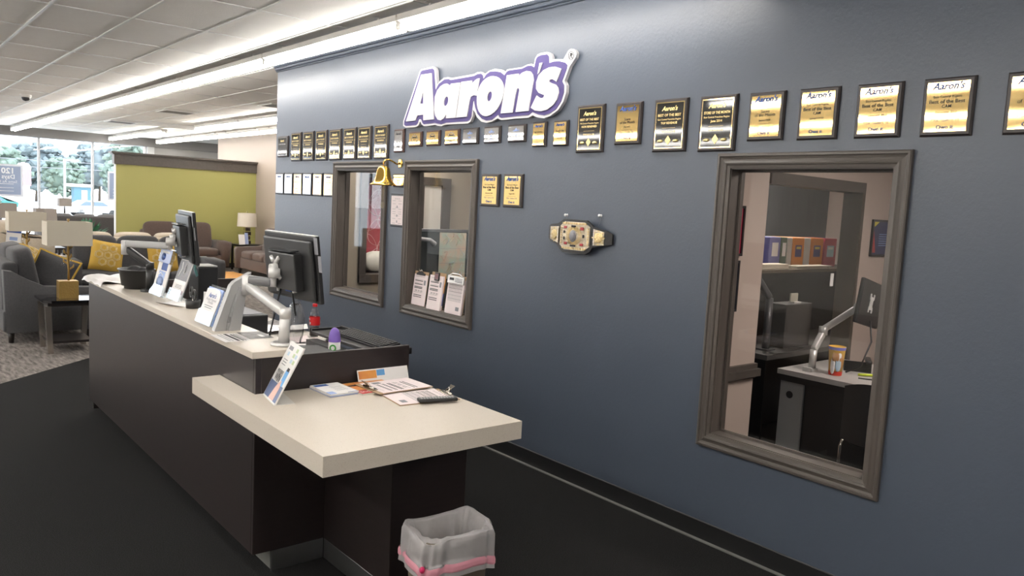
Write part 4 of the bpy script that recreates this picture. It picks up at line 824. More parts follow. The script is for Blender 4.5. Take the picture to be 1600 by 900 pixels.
# keyboard tray at the inner edge of the desk, with keyboard
t = thing('keyboard_tray', 'long black keyboard tray beyond the end panel, on the clerk side', 'keyboard tray', (2.525, 4.53, .84))
b = B(); b.box((0, 0, 0), (.24, .92, .022), r=.005); b.span(.10, .12, -.455, .455, .0, .030); b.span(-.12, .12, -.46, -.44, -.01, .026); b.span(-.12, .12, .44, .46, -.01, .024); b.build('tray', PLASD, t)
b = B(); bar(b, (-.14, .28, -.06), (.06, .20, -.02), .03, .03); bar(b, (-.14, -.05, -.10), (.06, -.12, -.02), .03, .03); b.span(-.20, -.12, -.10, .36, -.08, -.03); b.build('lift_frame', mat('dark_steel', (.05, .05, .052), .35, .6), t)
t2 = thing('keyboard', 'black computer keyboard lying on the long black tray', 'keyboard', M=t.matrix_basis @ T(.02, -.06, .014) @ R(math.radians(-9), 'Y'))
B().box((0, 0, .012), (.15, .62, .018), r=.004).build('case', PLASD, t2); b = B()
for r_ in range(6):
    for k in range(22): b.box((-.060+r_*.023, -.285+k*.0268, .025), (.018, .021, .010), r=.002, seg=1)
o = b.build('keys', mat('key_black', (.022, .022, .024), .55), t2); o['kind'] = 'stuff'

# ------------------------------------------------------------------ things on the low counter
CZ = .868
t = thing('slanted_sign', 'slanted acrylic sign card with blue hand picture on the low counter', 'sign', (1.387, 3.275, CZ), (0, 0, math.radians(-9.5))); A = math.radians(27); P = R(A, 'Y'); L, hl = .212, .272
b = B(); b.box((0, 0, hl/2), (.003, L, hl), M=P); b.span(-.003, .088, -L/2, L/2, 0, .003); b.build('acrylic', mat('acrylic_white', (.70, .68, .64), .3), t)
Q = P @ Matrix(((0, 0, -1, -.0018), (-1, 0, 0, 0), (0, 1, 0, 0), (0, 0, 0, 1)))
B().box((0, hl/2+.004, .0004), (L-.012, hl-.014, .0008), M=Q).build('card', mat('sign_card', (.66, .65, .64), .5), t)
q = B(); c1 = mat('navy_print', (.07, .10, .20), .5); c2 = mat('skin_print', (.55, .34, .28), .5); c3 = mat('bright_blue_print', (.10, .30, .60), .5); c4 = mat('pale_green_print', (.40, .50, .28), .5); c5 = mat('pale_blue_print', (.40, .52, .62), .5)
q.box((0, .045, .001), (L-.014, .075, .0004), c1, M=Q); q.prism([(-.02, .008), (.055, .008), (.060, .07), (.045, .105), (.030, .075), (.015, .085), (.0, .06)], .0014, .0018, c2, M=Q); q.box((.055, .118, .0015), (.045, .075, .0005), c3, M=Q); q.box((.055, .158, .0016), (.034, .016, .0005), INK, M=Q)
q.text('WIN', Q @ T(-.03, .088, .002), .05, INK, bold=.02, width=.085); q.text('FREE RENT', Q @ T(-.03, .125, .002), .022, INK, bold=.02, width=.09)
for k in range(3): q.box((-.045, .165+.012*k, .0014), (.06, .004, .0003), INKG, M=Q)
for k, (x, y, cc) in enumerate(((.03, .195, c5), (.065, .195, c4), (.03, .222, c4), (.065, .222, c5), (.045, .248, c4), (-.05, .218, c5))): q.box((x, y, .0014), (.028, .018, .0003), cc, M=Q)
q.box((-.05, .245, .0014), (.06, .018, .0003), INKG, M=Q); q.build('print', INK, t)
B().box((0, -.0, .138), (.006, .003, .276), M=P @ T(0, -L/2+.0005, 0)).build('side_edge', PAPER, t)
t = thing('brochure_stack', 'stack of white and blue brochures lying on the low counter', 'brochures', (1.712, 3.29, CZ), (0, 0, .03))
b = B(); rnd = random.Random(3)
for k in range(7): b.box((rnd.uniform(-.002, .002), rnd.uniform(-.002, .002), .001+.002*k), (.145, .205, .0019), INKL if k in (0, 2) else PAPER)
b.build('leaves', PAPER, t); q = B(); q.box((-.03, .075, .0142), (.07, .035, .0003), INKB); q.box((-.055, -.075, .0142), (.035, .045, .0003), INKL); q.box((.045, -.095, .0142), (.05, .006, .0003), INKB); [q.box((.02, .03-.018*k, .0142), (.06, .003, .0002), INKG) for k in range(5)]; q.build('print', INKB, t)
t = thing('magazine', 'orange and red magazine under the upper clipboard on the low counter', 'magazine', (1.90, 3.265, CZ), (0, 0, .05)); cr = mat('orange_cover', (.62, .28, .05), .4, noise=(14, .25, (.50, .15, .05)))
B().box((0, 0, .004), (.24, .22, .008)).build('pages', mat('cream_paper', (.72, .68, .58), .7), t); B().box((0, .035, .0086), (.239, .15, .0006)).build('cover', cr, t)
B().box((0, -.075, .0086), (.239, .068, .0007)).build('red_band', mat('red_cover', (.50, .04, .035), .4), t); q = B(); q.text('SAVE NOW', T(-.05, -.088, .0092), .03, INKW, bold=.02, width=.12); q.box((-.07, .05, .0092), (.07, .02, .0004), INK); q.box((-.05, .04, .0092), (.02, .05, .0004), INK); q.build('print', INKW, t)
t = thing('leaning_brochure', 'colourful brochure propped against the desk end panel', 'brochure', (2.03, 3.367, CZ)); Mq = R(-.35, 'X'); B().box((0, 0, .033), (.29, .004, .066), M=Mq).build('card', PAPER, t); q = B(); q.box((-.09, -.0025, .04), (.10, .001, .04), cr, M=Mq); q.box((-.015, -.0025, .045), (.045, .001, .03), c3, M=Mq); q.build('print', cr, t)
CORK = mat('brown_clipboard', (.30, .19, .10), .6, noise=(90, .25, (.36, .24, .14)))
def clipboard(name, label, M, w, h, clip, paper=PINKP, group=None, extra=None, style=0, sheets=1):
    """local: x right, y up, z out of the board; clip at the top"""
    t = thing(name, label, 'clipboard', M=M, group=group)
    B().box((0, 0, .0016), (w, h, .0032), r=.001, seg=1).build('board', CORK, t)
    b = B(); rnd = random.Random(len(label))
    for k in range(sheets): b.box((rnd.uniform(-.004, .004)*(sheets > 1), -.010-rnd.uniform(0, .012)*(sheets > 1), .0036+.0022*k), (w-.010, h-.030, .0018 if sheets > 1 else .0014))
    b.build('paper', paper, t); z = .0036+.0022*(sheets-1)+.0012
    q = B(); W = w-.04
    q.text('Customer Order Form', T(-.01, h*.33, z), .014, INKG, width=W*.8)
    if style == 0:
        for k, (f, th_) in enumerate(((.25, .002), (.22, .006), (.15, .002), (.12, .006), (.04, .006), (.005, .006), (-.20, .006), (-.25, .006), (-.12, .002))): q.box((-.02, h*f, z), (W*.72, th_, .0003), INK if th_ > .003 else INKG)
        for k in range(3): q.text('$9%d' % k, T(-W*.28+k*W*.24, h*-.10, z), .020, INK)
        q.box((W*.40, h*.18, z), (W*.16, h*.14, .0002), INKG)
    else:
        for k in range(15): q.box((0, h*(.25-.030*k), z), (W*.96, .0022 if k % 3 else .004, .0003), INK if k < 7 else INKG)
        q.box((W*.3, -h*.36, z), (W*.24, .03, .0002), INKG)
    q.build('form_print', INK, t)
    c = B()
    if clip == 'lever':
        c.box((0, h/2-.022, z+.003), (w*.46, .020, .005), r=.002); c.tube([(-w*.20, h/2-.012, z+.006), (w*.20, h/2-.012, z+.006)], .006, n=8)
        c.prism([(-.018, h/2-.010), (.018, h/2-.010), (.013, h/2+.012), (.020, h/2+.030), (-.020, h/2+.030), (-.013, h/2+.012)], .0, .002, M=T(0, 0, z+.010) @ T(0, h/2-.01, 0) @ R(.75, 'X') @ T(0, -h/2+.01, 0)); c.tube([(-.02, h/2-.012, z+.010), (0, h/2, z+.030), (.02, h/2-.012, z+.010)], .003, n=6)
        c.build('clip', STEEL, t)
    elif clip == 'black':
        c.box((0, h/2-.024, z+.004), (w*.62, .018, .006), r=.002); c.prism([(-w*.30, h/2-.03), (w*.30, h/2-.03), (.03, h/2-.002), (-.03, h/2-.002)], z+.004, z+.009); c.build('clip', INK, t)
        k = B(); k.tube([(-.03, h/2-.006, z+.008), (-.016, h/2+.014, z+.020), (0, h/2-.002, z+.010), (.016, h/2+.016, z+.020), (.03, h/2-.006, z+.008)], .003, n=6); k.build('clip_spring', STEEL, t)
    elif clip == 'calculator':
        c.box((0, h/2-.034, z+.006), (w*.96, .062, .010), SILVER, r=.003); c.box((-w*.22, h/2-.030, z+.0115), (w*.26, .020, .001), INK); [c.box((w*.02+k*w*.085, h/2-.024-r_*.012, z+.0118), (w*.06, .008, .0014), INKG) for k in range(5) for r_ in range(3)]; c.build('calculator_clip', SILVER, t)
        k = B(); k.tube([(-w*.38, h/2-.004, z+.008), (-w*.2, h/2+.012, z+.014), (w*.2, h/2+.012, z+.014), (w*.38, h/2-.004, z+.008)], .005, n=8); k.build('clip_bar', PAPER, t)
    elif clip == 'phone':
        c.box((.01, h/2-.034, z+.006), (.062, .066, .010), INK, r=.003); c.box((.01, h/2-.034, z+.0115), (.046, .046, .001), mat('dark_red_print', (.12, .03, .04), .3)); c.build('clip', INK, t)
    if extra:
        e = B(); [e.box((w/2-.002+x, y, z0), (.006, hh, .004), mm) for (x, y, z0, hh, mm) in extra]; e.build('coloured_sheets', INK, t)
    return t
clipboard('clipboard', 'brown clipboard with a form, clip at its left, lying on the magazine', T(1.995, 3.215, CZ+.0095) @ R(math.radians(2)) @ R(PI/2) , .225, .31, 'lever', style=0)
clipboard('clipboard', 'brown clipboard with ruled form and raised steel clip under the remote', T(2.005, 3.0, CZ+.0005) @ R(math.radians(-97)), .225, .31, 'lever', style=1)
t = thing('remote_control', 'black remote control resting on the edge of the lower clipboard', 'remote control', (2.02, 2.878, CZ+.008), (0, 0, -.30)); B().box((0, 0, .0085), (.185, .045, .017), r=.006, seg=3).build('body', PLASD, t)
b = B(); [b.box((-.078+k*.0135, -.012+r_*.012, .0175), (.008, .007, .003)) for k in range(12) for r_ in range(3)]; b.build('buttons', PLASG, t)

# ------------------------------------------------------------------ three clipboards on the middle window sill
def sill_board(label, y, clip, style, sheets, extra=None, zb=.918, tilt=.14, roll=0, w=.205, h=.30):
    M = Matrix.Translation((WX+.035, y, zb)) @ (onwall(0, 0).to_3x3().to_4x4()) @ R(-tilt, 'X') @ R(roll) @ T(0, h/2, 0)
    return clipboard('clipboard', label, M, w, h, clip, PINKP, 'clipboards on the middle window sill', extra, style, sheets)
orr = mat('orange_sheet', (.60, .25, .04), .6)
sill_board('clipboard with black lever clip leaning at the left of the window sill', 5.44, 'black', 0, 2, None, tilt=.12, h=.285)
sill_board('thick clipboard with dark square clip in the middle of the window sill', 5.19, 'phone', 0, 9, [(.008, .06, .012, .14, orr), (.009, -.06, .012, .10, INKB), (.004, 0, .018, .25, PINKP)], tilt=.12, w=.20)
sill_board('thick clipboard with silver calculator clip at the right of the window sill', 4.92, 'calculator', 1, 9, [(-.21, .06, .010, .12, REDS), (-.21, -.08, .010, .08, INKB)], tilt=.12, w=.225)

# ------------------------------------------------------------------ waste bin
t = thing('waste_bin', 'tan waste bin lined with a white drawstring bag beside the desk', 'waste bin', (1.725, 2.345, 0), (0, 0, -.06))
binm = mat('tan_plastic', (.13, .105, .075), .5)
def rr(u, wx, wy, e=.5):
    a = 2*PI*u; c, s_ = math.cos(a), math.sin(a); return (wx*math.copysign(abs(c)**e, c), wy*math.copysign(abs(s_)**e, s_))
def wall(prof, m, nm, wob=None, n=56):
    def fn(u, v):
        k = v*(len(prof)-1); i = min(int(k), len(prof)-2); f = k-i; (wa, ha, za), (wb, hb, zb) = prof[i], prof[i+1]
        x, y = rr(u, wa+(wb-wa)*f, ha+(hb-ha)*f); z = za+(zb-za)*f; d = wob(u, v) if wob else (0, 0)
        L = math.hypot(x, y) or 1; return (x+d[0]*x/L, y+d[0]*y/L, z+d[1])
    return B().grid(fn, n, (len(prof)-1)*4+1, m, True).build(nm, m, t)
wall([(.0, .0, .01), (.115, .085, .01), (.120, .09, .0), (.150, .110, .52), (.152, .112, .53), (.144, .104, .53), (.112, .082, .02)], binm, 'bin')
linm = mat('white_liner', (.42, .40, .40), .38, bump=(14, .6)); lp = linm.node_tree.nodes['Principled BSDF']; lp.inputs['Alpha'].default_value = .78
drop = lambda u: -.045*max(0, math.sin(2*PI*u*1.0+.6))
wall([(.0, .0, .13), (.112, .078, .14), (.124, .086, .36), (.132, .094, .50), (.147, .107, .548), (.158, .118, .552), (.164, .124, .535), (.166, .126, .46), (.168, .128, .435), (.171, .131, .402)], linm, 'liner', lambda u, v: ((.005*math.sin(2*PI*u*9+3*v)+.004*math.sin(2*PI*u*17+5*v))*(1 if v > .56 else .3)-(.003+.012*abs(math.sin(2*PI*u*6+1.2*math.sin(9*u)))**3 if v < .5 else 0), (.010*math.sin(2*PI*u*3)-.016*max(0, math.sin(2*PI*(u-.46)))*(v < .8))*(v > .45)-.012*max(0, math.sin(2*PI*(u-.62)))*(v > .8)), 110)
wall([(.169, .129, .452), (.172, .132, .440), (.172, .132, .425), (.169, .129, .418)], mat('pink_drawstring', (.62, .27, .33), .4), 'drawstring', lambda u, v: (.006*math.sin(2*PI*u*9+3)+.004*math.sin(2*PI*u*17+5), .012*math.sin(2*PI*u*3)-.012*max(0, math.sin(2*PI*(u-.62)))), 96)
B().pillow((-.163, -.085, .437), (.020, .02, .026), .9).build('drawstring_tab', mat('magenta_tab', (.50, .02, .10), .4), t)
B().box((0, 0, 0), (.10, .012, .09), M=T(.0, .02, .40) @ R(.5) @ R(.4, 'Y')).build('cardboard_scrap', CORK, t)
# ================================================================== offices behind the glass
LAM = mat('grey_laminate', (.42, .40, .385), .45)
t = thing('office_desk', 'grey topped office desk seen through the big window', 'desk', (4.97, 2.15, 0))
B().prism([(0, .10), (.10, 0), (.85, 0), (.85, .78), (0, .78)], .705, .74).build('desktop', LAM, t); B().prism([(.006, .10), (.10, .006), (.84, .01), (.84, .775), (.006, .775)], .66, .7045).build('edge_band', VINYL, t)
B().span(.05, .07, .60, .775, 0, .66).build('side_panel', PLASG, t); B().cyl((.0485, .70, .56), (.052, .70, .56), .026, n=20).build('grommet', INK, t); B().span(.07, .09, .03, .60, 0.02, .66).build('modesty_panel', PLASD, t)
t = thing('office_chair', 'black office chair tucked under the desk behind the big window', 'chair', (4.62, 2.02, 0), (0, 0, math.radians(-8)))
b = B(); b.grid(lambda u, v: (-.02-.05*(1-(2*u-1)**2)-.05*v*0, (u-.5)*.50, .46+v*.38-(.05*(2*u-1)**2 if v > .9 else 0)), 12, 8); b.grid(lambda u, v: (-.0-.05*(1-(2*u-1)**2), (.5-u)*.50, .46+v*.38-(.05*(2*u-1)**2 if v > .9 else 0)), 12, 8); b.build('backrest', VINYL, t)
B().box((.26, 0, .45), (.46, .48, .07), r=.03, seg=3).build('seat', VINYL, t); B().cyl((.25, 0, .06), (.25, 0, .42), .03).build('column', PLASD, t)
for k in range(5):
    a = 2*PI*k/5; B().tube([(.25, 0, .10), (.25+.30*math.cos(a), .30*math.sin(a), .06)], [.025, .016], n=8).build('leg', PLASD, t); B().cyl((.25+.31*math.cos(a)-.012, .31*math.sin(a), .025), (.25+.31*math.cos(a)+.012, .31*math.sin(a), .025), .025).build('caster', VINYL, t)
B().tube([(.02, .27, .22), (.02, .27, .40), (.05, .27, .46)], .010, n=8).build('arm_rod', STEEL, t); B().box((-.078, -.02, .78), (.004, .07, .03)).build('chair_tag', PLASG, t)
t = thing('monitor_mount', 'silver clamp on monitor arm rising from the office desk', 'monitor mount', (5.10, 2.76, .74)); b = B(); b.span(-.04, .05, -.03, .03, 0, .02); b.span(-.045, -.025, -.03, .03, 0, .03); b.build('clamp', SILVER, t)
b = B(); b.cyl((.03, 0, .02), (.03, 0, .15), .025); bar(b, (.03, 0, .15), (.12, -.01, .27), .045, .045); b.build('lower_arm', SILVER, t); b = B(); b.cyl((.12, -.01, .25), (.12, -.01, .31), .03); bar(b, (.12, -.01, .29), (.245, -.17, .455), .04, .045); b.build('upper_arm', SILVER, t)
b = B(); b.cyl((.23, -.185, .47), (.27, -.175, .47), .028, n=18); b.build('tilt_head', SILVER, t)
Mm = T(5.385, 2.50, 1.235) @ R(math.radians(5)) @ R(math.radians(2), 'X') @ R(math.radians(11), 'Y')
t = thing('monitor', 'black monitor tilted on its arm in the office behind the big window', 'monitor', M=Mm, group='monitors'); B().box((0, .02, 0), (.41, .03, .31), r=.008).build('housing', PLASD, t); B().box((0, .0365, 0), (.38, .002, .28)).build('screen', MATS['screen_off'], t)
b = B(); b.box((-.03, -.002, 0), (.05, .006, .09)); [b.box((-.03+s_*.03, -.003, q*.045), (.014, .006, .04)) for s_ in (-1, 1) for q in (-1, 1)]; b.build('mount_plate', SILVER, t); tag(B().tube([(5.36, 2.49, 1.12), (5.34, 2.46, .98), (5.30, 2.5, .80), (5.30, 2.6, .745)], .006, n=6).build('cable', PLASD), 'black cable dropping from the office monitor to the desk', 'cable', 'monitor cables')
t = thing('snack_cup', 'yellow and blue printed paper cup on the office desk', 'cup', (5.15, 2.60, .74)); B().lathe([(0, .002), (.042, 0), (.055, .195), (.057, .20), (.053, .20), (.04, .006), (0, .006)], n=24).build('cup', mat('yellow_print', (.72, .42, .06), .4), t)
b = B(); b.lathe([(.0432, .001), (.0462, .03)], m=mat('red_print', (.55, .05, .03), .4), n=24); b.lathe([(.0553, .178), (.0575, .198)], m=mat('violet_print', (.20, .20, .55), .4), n=24)
for (a, z, rx, rz_, mm) in ((3.5, .13, .024, .04, mat('brown_print', (.42, .20, .07), .4)), (3.9, .08, .02, .05, c5), (3.2, .07, .016, .06, PAPER), (4.3, .10, .016, .05, MATS['brown_print']), (4.0, .14, .014, .03, PAPER)):
    b.pillow((0, 0, 0), (.008, rx*2, rz_*2), .9, mm, 12, 6, M=T(.0495*math.cos(a), .0495*math.sin(a), z) @ R(a))
b.build('print', MATS['brown_print'], t)
tag(B().tube([(5.28, 2.50, .749), (5.36, 2.42, .749), (5.45, 2.40, .749)], .009, n=8).build('highlighter', mat('yellow_green_plastic', (.55, .65, .04), .4)), 'yellow green highlighter on the office desk beside the cup', 'pen')
tag(B().box((5.40, 2.30, .757), (.11, .07, .034), r=.012, seg=3).build('power_adapter', PLASG), 'grey power adapter on the office desk', 'adapter')
tag(B().tube([(5.18, 2.45, .744), (5.22, 2.36, .744), (5.30, 2.30, .746), (5.40, 2.27, .748), (5.50, 2.33, .75), (5.6, 2.30, .748)], .005, n=6).build('cable', PLASD), 'thin black cable lying across the office desk', 'cable')
t = thing('desk_phone', 'black desk phone at the back of the office desk', 'telephone', (5.50, 2.62, .74), (0, 0, .5)); B().prism([(-.10, 0), (.10, 0), (.10, .035), (-.10, .075)], -.09, .09, M=Mx).build('body', PLASD, t); B().box((-.03, -.07, .075), (.20, .04, .03), r=.01, seg=3).build('handset', PLASD, t)
def framed(label, x0, x1, z0, z1, y, m, deco, name='framed_poster'):
    t = thing(name, label, 'poster', ((x0+x1)/2, y, (z0+z1)/2)); w_, h_ = x1-x0, z1-z0
    for (a, c, d, e) in ((-w_/2, w_/2, h_/2-.016, h_/2), (-w_/2, w_/2, -h_/2, -h_/2+.016), (-w_/2, -w_/2+.016, -h_/2+.016, h_/2-.016), (w_/2-.016, w_/2, -h_/2+.016, h_/2-.016)): B().span(a, c, -.018, 0, d, e).build('frame', BOARDK, t)
    B().span(-w_/2+.016, w_/2-.016, -.008, -.001, -h_/2+.016, h_/2-.016).build('print_sheet', m, t); q = B(); deco(q, w_, h_); q.build('print', INKW, t)
TX = lambda x, z: Matrix(((1, 0, 0, x), (0, 0, -1, -.0086), (0, 1, 0, z), (0, 0, 0, 1)))
framed('red poster in a dark frame at the left of the office behind the big window', 4.14, 4.425, 1.535, 1.86, 2.948, mat('red_poster', (.50, .015, .07), .5), lambda q, w_, h_: [q.text(s_, TX(.06, z), .03, INKW, align='CENTER') for s_, z in (('Pride', .08), ('Quality', .055), ('Care', -.02), ('Loyalty', -.06))])
framed('blue poster in a dark frame under the red poster', 4.13, 4.41, 1.17, 1.505, 2.948, mat('blue_poster', (.03, .11, .35), .5), lambda q, w_, h_: [q.box((.07, -.0088, z), (.05, .001, .008), INKW) for z in (.1, .05, 0, -.05)]+[q.box((0, -.0086, -.11), (w_*.8, .001, .04), c5)])
framed('small navy poster with red stripe at the right of the office wall', 6.20, 6.49, 1.53, 1.825, 2.948, mat('navy_poster', (.035, .04, .11), .5), lambda q, w_, h_: [q.prism([(-w_*.44, h_*.42), (-w_*.20, -h_*.40), (-w_*.44, -h_*.40)], 0, .0005, mat('red_stripe', (.42, .05, .05), .5), M=TX(0, 0)), q.prism([(-w_*.44, h_*.44), (-w_*.1, h_*.44), (-w_*.36, h_*.30)], 0.0006, .0009, mat('yellow_stripe', (.6, .5, .05), .5), M=TX(0, 0))]+[q.box((.05, -.0088, .03-.018*k), (.13, .001, .005), INKL) for k in range(6)])
# next office through the opening
t = thing('hutch_desk', 'black hutch desk in the farther office seen through the opening', 'desk', (5.35, 3.25, 0))
B().span(0, 2.3, 0, .95, .70, .74).build('desktop', mat('dark_grey_laminate', (.15, .145, .14), .4), t); B().span(0, 2.3, .62, .64, .74, 1.33).build('hutch_front', VINYL, t); B().span(.3, 2.5, .42, .98, 1.325, 1.35).build('shelf', mat('dark_brown_shelf', (.10, .075, .05), .5), t); B().span(0.02, .04, 0.02, .94, 0, .70).build('side_panel', VINYL, t); B().span(0.04, 2.28, .3, .32, 0.05, .70).build('modesty_panel', VINYL, t)
def binder(x0, x1, m, lab, label_m=None, band=None, ht=.275):
    t = thing('binder', lab, 'binder', ((x0+x1)/2, 3.88, 1.35), group='binders on the far office shelf'); w_ = x1-x0
    B().box((0, .13, ht/2), (w_, .26, ht), r=.006).build('cover', m, t)
    if label_m: B().box((0, -.0015, ht*(.60 if band is None else .55)), (w_*.55, .002, ht*(.45 if band is None else .40))).build('spine_label', label_m, t)
    if band: B().box((0, -.003, ht*.66), (w_*.38, .001, .022)).build('label_text', band, t)
ob = mat('orange_binder', (.62, .22, .02), .5); wb = mat('white_binder', (.52, .50, .46), .5); nb = mat('navy_label', (.06, .05, .14), .5)
binder(6.27, 6.45, mat('violet_blue_binder', (.15, .15, .40), .5), 'violet blue binder at the left end of the binder row', PAPER); binder(6.46, 6.56, mat('dark_green_binder', (.04, .09, .05), .5), 'slim dark green binder next to the blue one', PAPER)
binder(6.57, 6.65, wb, 'white binder left of the orange binders'); binder(6.66, 6.86, ob, 'left one of the two orange binders with navy labels', nb, mat('yellow_text', (.65, .50, .08), .5)); binder(6.87, 6.975, wb, 'white binder between the two orange binders'); binder(6.985, 7.21, ob, 'right one of the two orange binders with navy labels', nb, MATS['yellow_text'])
binder(7.235, 7.47, mat('crimson_binder', (.42, .05, .08), .5), 'crimson binder with a blue and white label at the right end', c5, PAPER)
for k, (x, y, w_, n_) in enumerate(((6.05, 3.75, .55, 8), (6.75, 3.76, .60, 5))):
    t = thing('paper_pile', 'pile of papers on the far office shelf, %s one' % ('left' if k == 0 else 'right'), 'papers', (x, y, 1.35)); rnd = random.Random(k); b = B()
    for q in range(n_): b.box((rnd.uniform(-.02, .02), rnd.uniform(-.015, .015), .003+.006*q), (w_*rnd.uniform(.8, 1), .13, .005))
    b.build('sheets', mat('old_paper', (.60, .54, .44), .7) if 'old_paper' not in MATS else MATS['old_paper'], t)
t = thing('file_box', 'grey file box standing on the far office desk', 'box', (5.97, 3.45, .74)); B().box((0, 0, .18), (.40, .16, .36), r=.004).build('box', mat('mid_grey_board', (.075, .073, .07), .6), t)
t = thing('card_holder', 'small cream card holder on top of the grey file box', 'holder', (5.99, 3.43, 1.10)); B().box((0, 0, .006), (.11, .06, .012)).build('base', WHITEM, t); B().box((0, .01, .045), (.11, .012, .07)).build('back', mat('cream_plastic', (.50, .48, .40), .5), t)
t = thing('monitor_mount', 'dark grey arm at the left edge of the opening in the far office', 'monitor mount', (5.56, 3.40, .74)); b = B(); b.cyl((0, 0, 0), (0, 0, .42), .03); b.span(-.06, .06, -.05, .05, 0, .015); b.build('post', DKSILV, t); b = B(); bar(b, (0, 0, .42), (-.16, .02, .58), .05, .05); b.build('upper_arm', DKSILV, t)
sheet('papers scattered on the far office desk', 5.70, 3.32, .741, .5, .12, .1, MATS['mid_grey_board'], 0.006)
t = thing('wall_switch', 'white light switch on the dark jamb of the opening', 'switch', (5.80, 3.026, 1.34)); B().box((0, 0, 0), (.045, .008, .10), r=.003).build('plate', PAPER, t); B().box((0, -.006, 0), (.012, .008, .02)).build('toggle', PAPER, t)
# behind the middle window
t = thing('cubicle_partition', 'dark fabric cubicle partition with metal cap behind the middle window', 'partition', (4.5, 6.10, 0)); B().span(-.80, .85, -.02, .02, 0.02, 1.505).build('fabric_panel', mat('dark_teal_fabric', (.022, .030, .032), .9), t); B().span(-.80, .85, -.026, .026, 1.505, 1.53).build('metal_cap', ALU, t)
t = thing('wall_map', 'faded regional road map pinned on the dark partition', 'map', (4.36, 6.072, 1.06)); mm = mat('map_print', (.30, .42, .36), .7, noise=(9, .18, (.52, .36, .26))); B().grid(lambda u, v: (-.155+u*.31, -.004-.004*math.sin(6*u)*math.sin(5*v), v*.44), 12, 12).build('sheet', mm, t)
q = B(); rnd = random.Random(5)
for k in range(14):
    x, z = rnd.uniform(-.14, .14), rnd.uniform(.02, .42); pts = [(x, -.010, z)]
    for _ in range(4): x += rnd.uniform(-.05, .05); z += rnd.uniform(-.06, .06); pts.append((max(-.15, min(.15, x)), -.010, max(.01, min(.43, z))))
    q.tube(pts, .0014, n=4, m=[c4, c5, mat('map_red', (.5, .2, .15), .7) if 'map_red' not in MATS else MATS['map_red']][k % 3])
for zz in (.15, .29): q.box((0, -.0095, zz), (.30, .001, .002), INKG)
q.build('map_lines', INKG, t)
t = thing('pink_note', 'pink sticky note on the dark partition right of the map', 'note', (4.60, 6.074, 1.235)); B().grid(lambda u, v: (-.035+u*.07, -.002-.006*(1-v)**2, -.06+v*.12), 4, 4).build('note', mat('pink_note_paper', (.72, .20, .30), .7), t)
t = thing('handset', 'grey telephone handset hooked on the dark partition left of the map', 'telephone', (4.02, 6.06, 1.40)); B().tube([(-.12, 0, .02), (-.06, -.02, .04), (.06, -.02, .03), (.12, 0, -.01)], [.028, .018, .018, .028], n=10).build('handset', PLASG, t)

# ================================================================== showroom furniture
def fab(n, c, c2): return mat(n, c, .9, noise=(60, .25, c2), bump=(220, .35), sheen=.2)
CHAR = fab('charcoal_fabric', (.044, .044, .049), (.062, .062, .067)); BRN = fab('brown_fabric', (.062, .040, .033), (.090, .060, .050)); BGE = fab('beige_fabric', (.42, .35, .27), (.50, .43, .34)); BLKF = fab('dark_fabric', (.045, .040, .042), (.07, .062, .062))
WOODL = mat('dark_wood_leg', (.018, .014, .013), .35)
def sofa(name, label, x, y, rz, w_, m, seats=2, d=.92, seat_h=.44, arm_h=.62, back_h=.86, cush_top=1.0, slope=0, flare=0, backm=None, group='sofas on the showroom floor', arm_w=.20, cat='sofa', extra_pillow_back=False):
    """local: faces -y, centred in x; front at y=-d/2"""
    t = thing(name, label, cat, (x, y, 0), (0, 0, rz), group); hw = w_/2
    B().box((0, .02, .24), (w_-.06, d-.06, .24), r=.03, seg=3).build('base', m, t)
    for s_ in (-1, 1):
        P = [(-d/2, .12), (d/2-.04, .12), (d/2-.02, arm_h+slope), (d/2-.10, arm_h+slope-.01), (d/2-.26, arm_h+slope*.45), (d/2-.42, arm_h+.015), (-d/2+.02, arm_h), (-d/2-.02, arm_h-.05)]
        b = B(); x0 = s_*hw-(arm_w if s_ > 0 else 0); b.prism(P, x0, x0+arm_w, M=Matrix(((0, 0, 1, 0), (1, 0, 0, 0), (0, 1, 0, 0), (0, 0, 0, 1))))
        if flare:
            for v in b.bm.verts:
                if v.co.z > .3: v.co.x += s_*flare*(v.co.z-.3)
        bmesh.ops.bevel(b.bm, geom=[e for e in b.bm.edges if len(e.link_faces) == 2 and e.calc_face_angle(0) > .6], offset=.035, segments=3, profile=.5, affect='EDGES')
        for f in b.bm.faces: f.smooth = True
        b.build('arm', m, t)
    B().box((0, d/2-.10, back_h/2+.08), (w_-2*arm_w+.04, .16, back_h-.12), r=.05, seg=3).build('back', m, t)
    iw = (w_-2*arm_w)/seats
    for k in range(seats):
        cx = -hw+arm_w+iw*(k+.5)
        B().pillow((cx, -.09, seat_h-.02), (iw-.008, d-.26, .20), .25, m, 28, 12, ez=.45).build('seat_cushion', m, t)
        M = T(cx, d/2-.27, (seat_h+cush_top)/2+.02) @ R(-.20, 'X')
        B().pillow((0, 0, 0), (iw-.006, .22, cush_top-seat_h+.04), .45, m, 28, 14, M=M, ez=.35).build('back_cushion', backm or m, t)
    for sx_ in (-1, 1):
        for sy_ in (-1, 1): B().cyl((sx_*(hw-.09), sy_*(d/2-.09), 0), (sx_*(hw-.09), sy_*(d/2-.09), .13), .026, n=10, r2=.036).build('leg', WOODL, t)
    return t
sofa('loveseat', 'charcoal loveseat at the left edge seen from its side', 1.66, 10.75, PI/2, 1.66, CHAR, 2, d=.94, slope=.20, arm_h=.60, cush_top=1.0)
sofa('sofa', 'charcoal sofa with yellow pillows facing the desk', 3.38, 12.90, 0, 2.24, CHAR, 3, arm_h=.68, cush_top=.98)
sofa('sofa', 'beige sofa standing behind the charcoal sofa, only its top showing', 3.45, 13.90, PI, 2.20, BGE, 3, cush_top=1.0, back_h=.95)
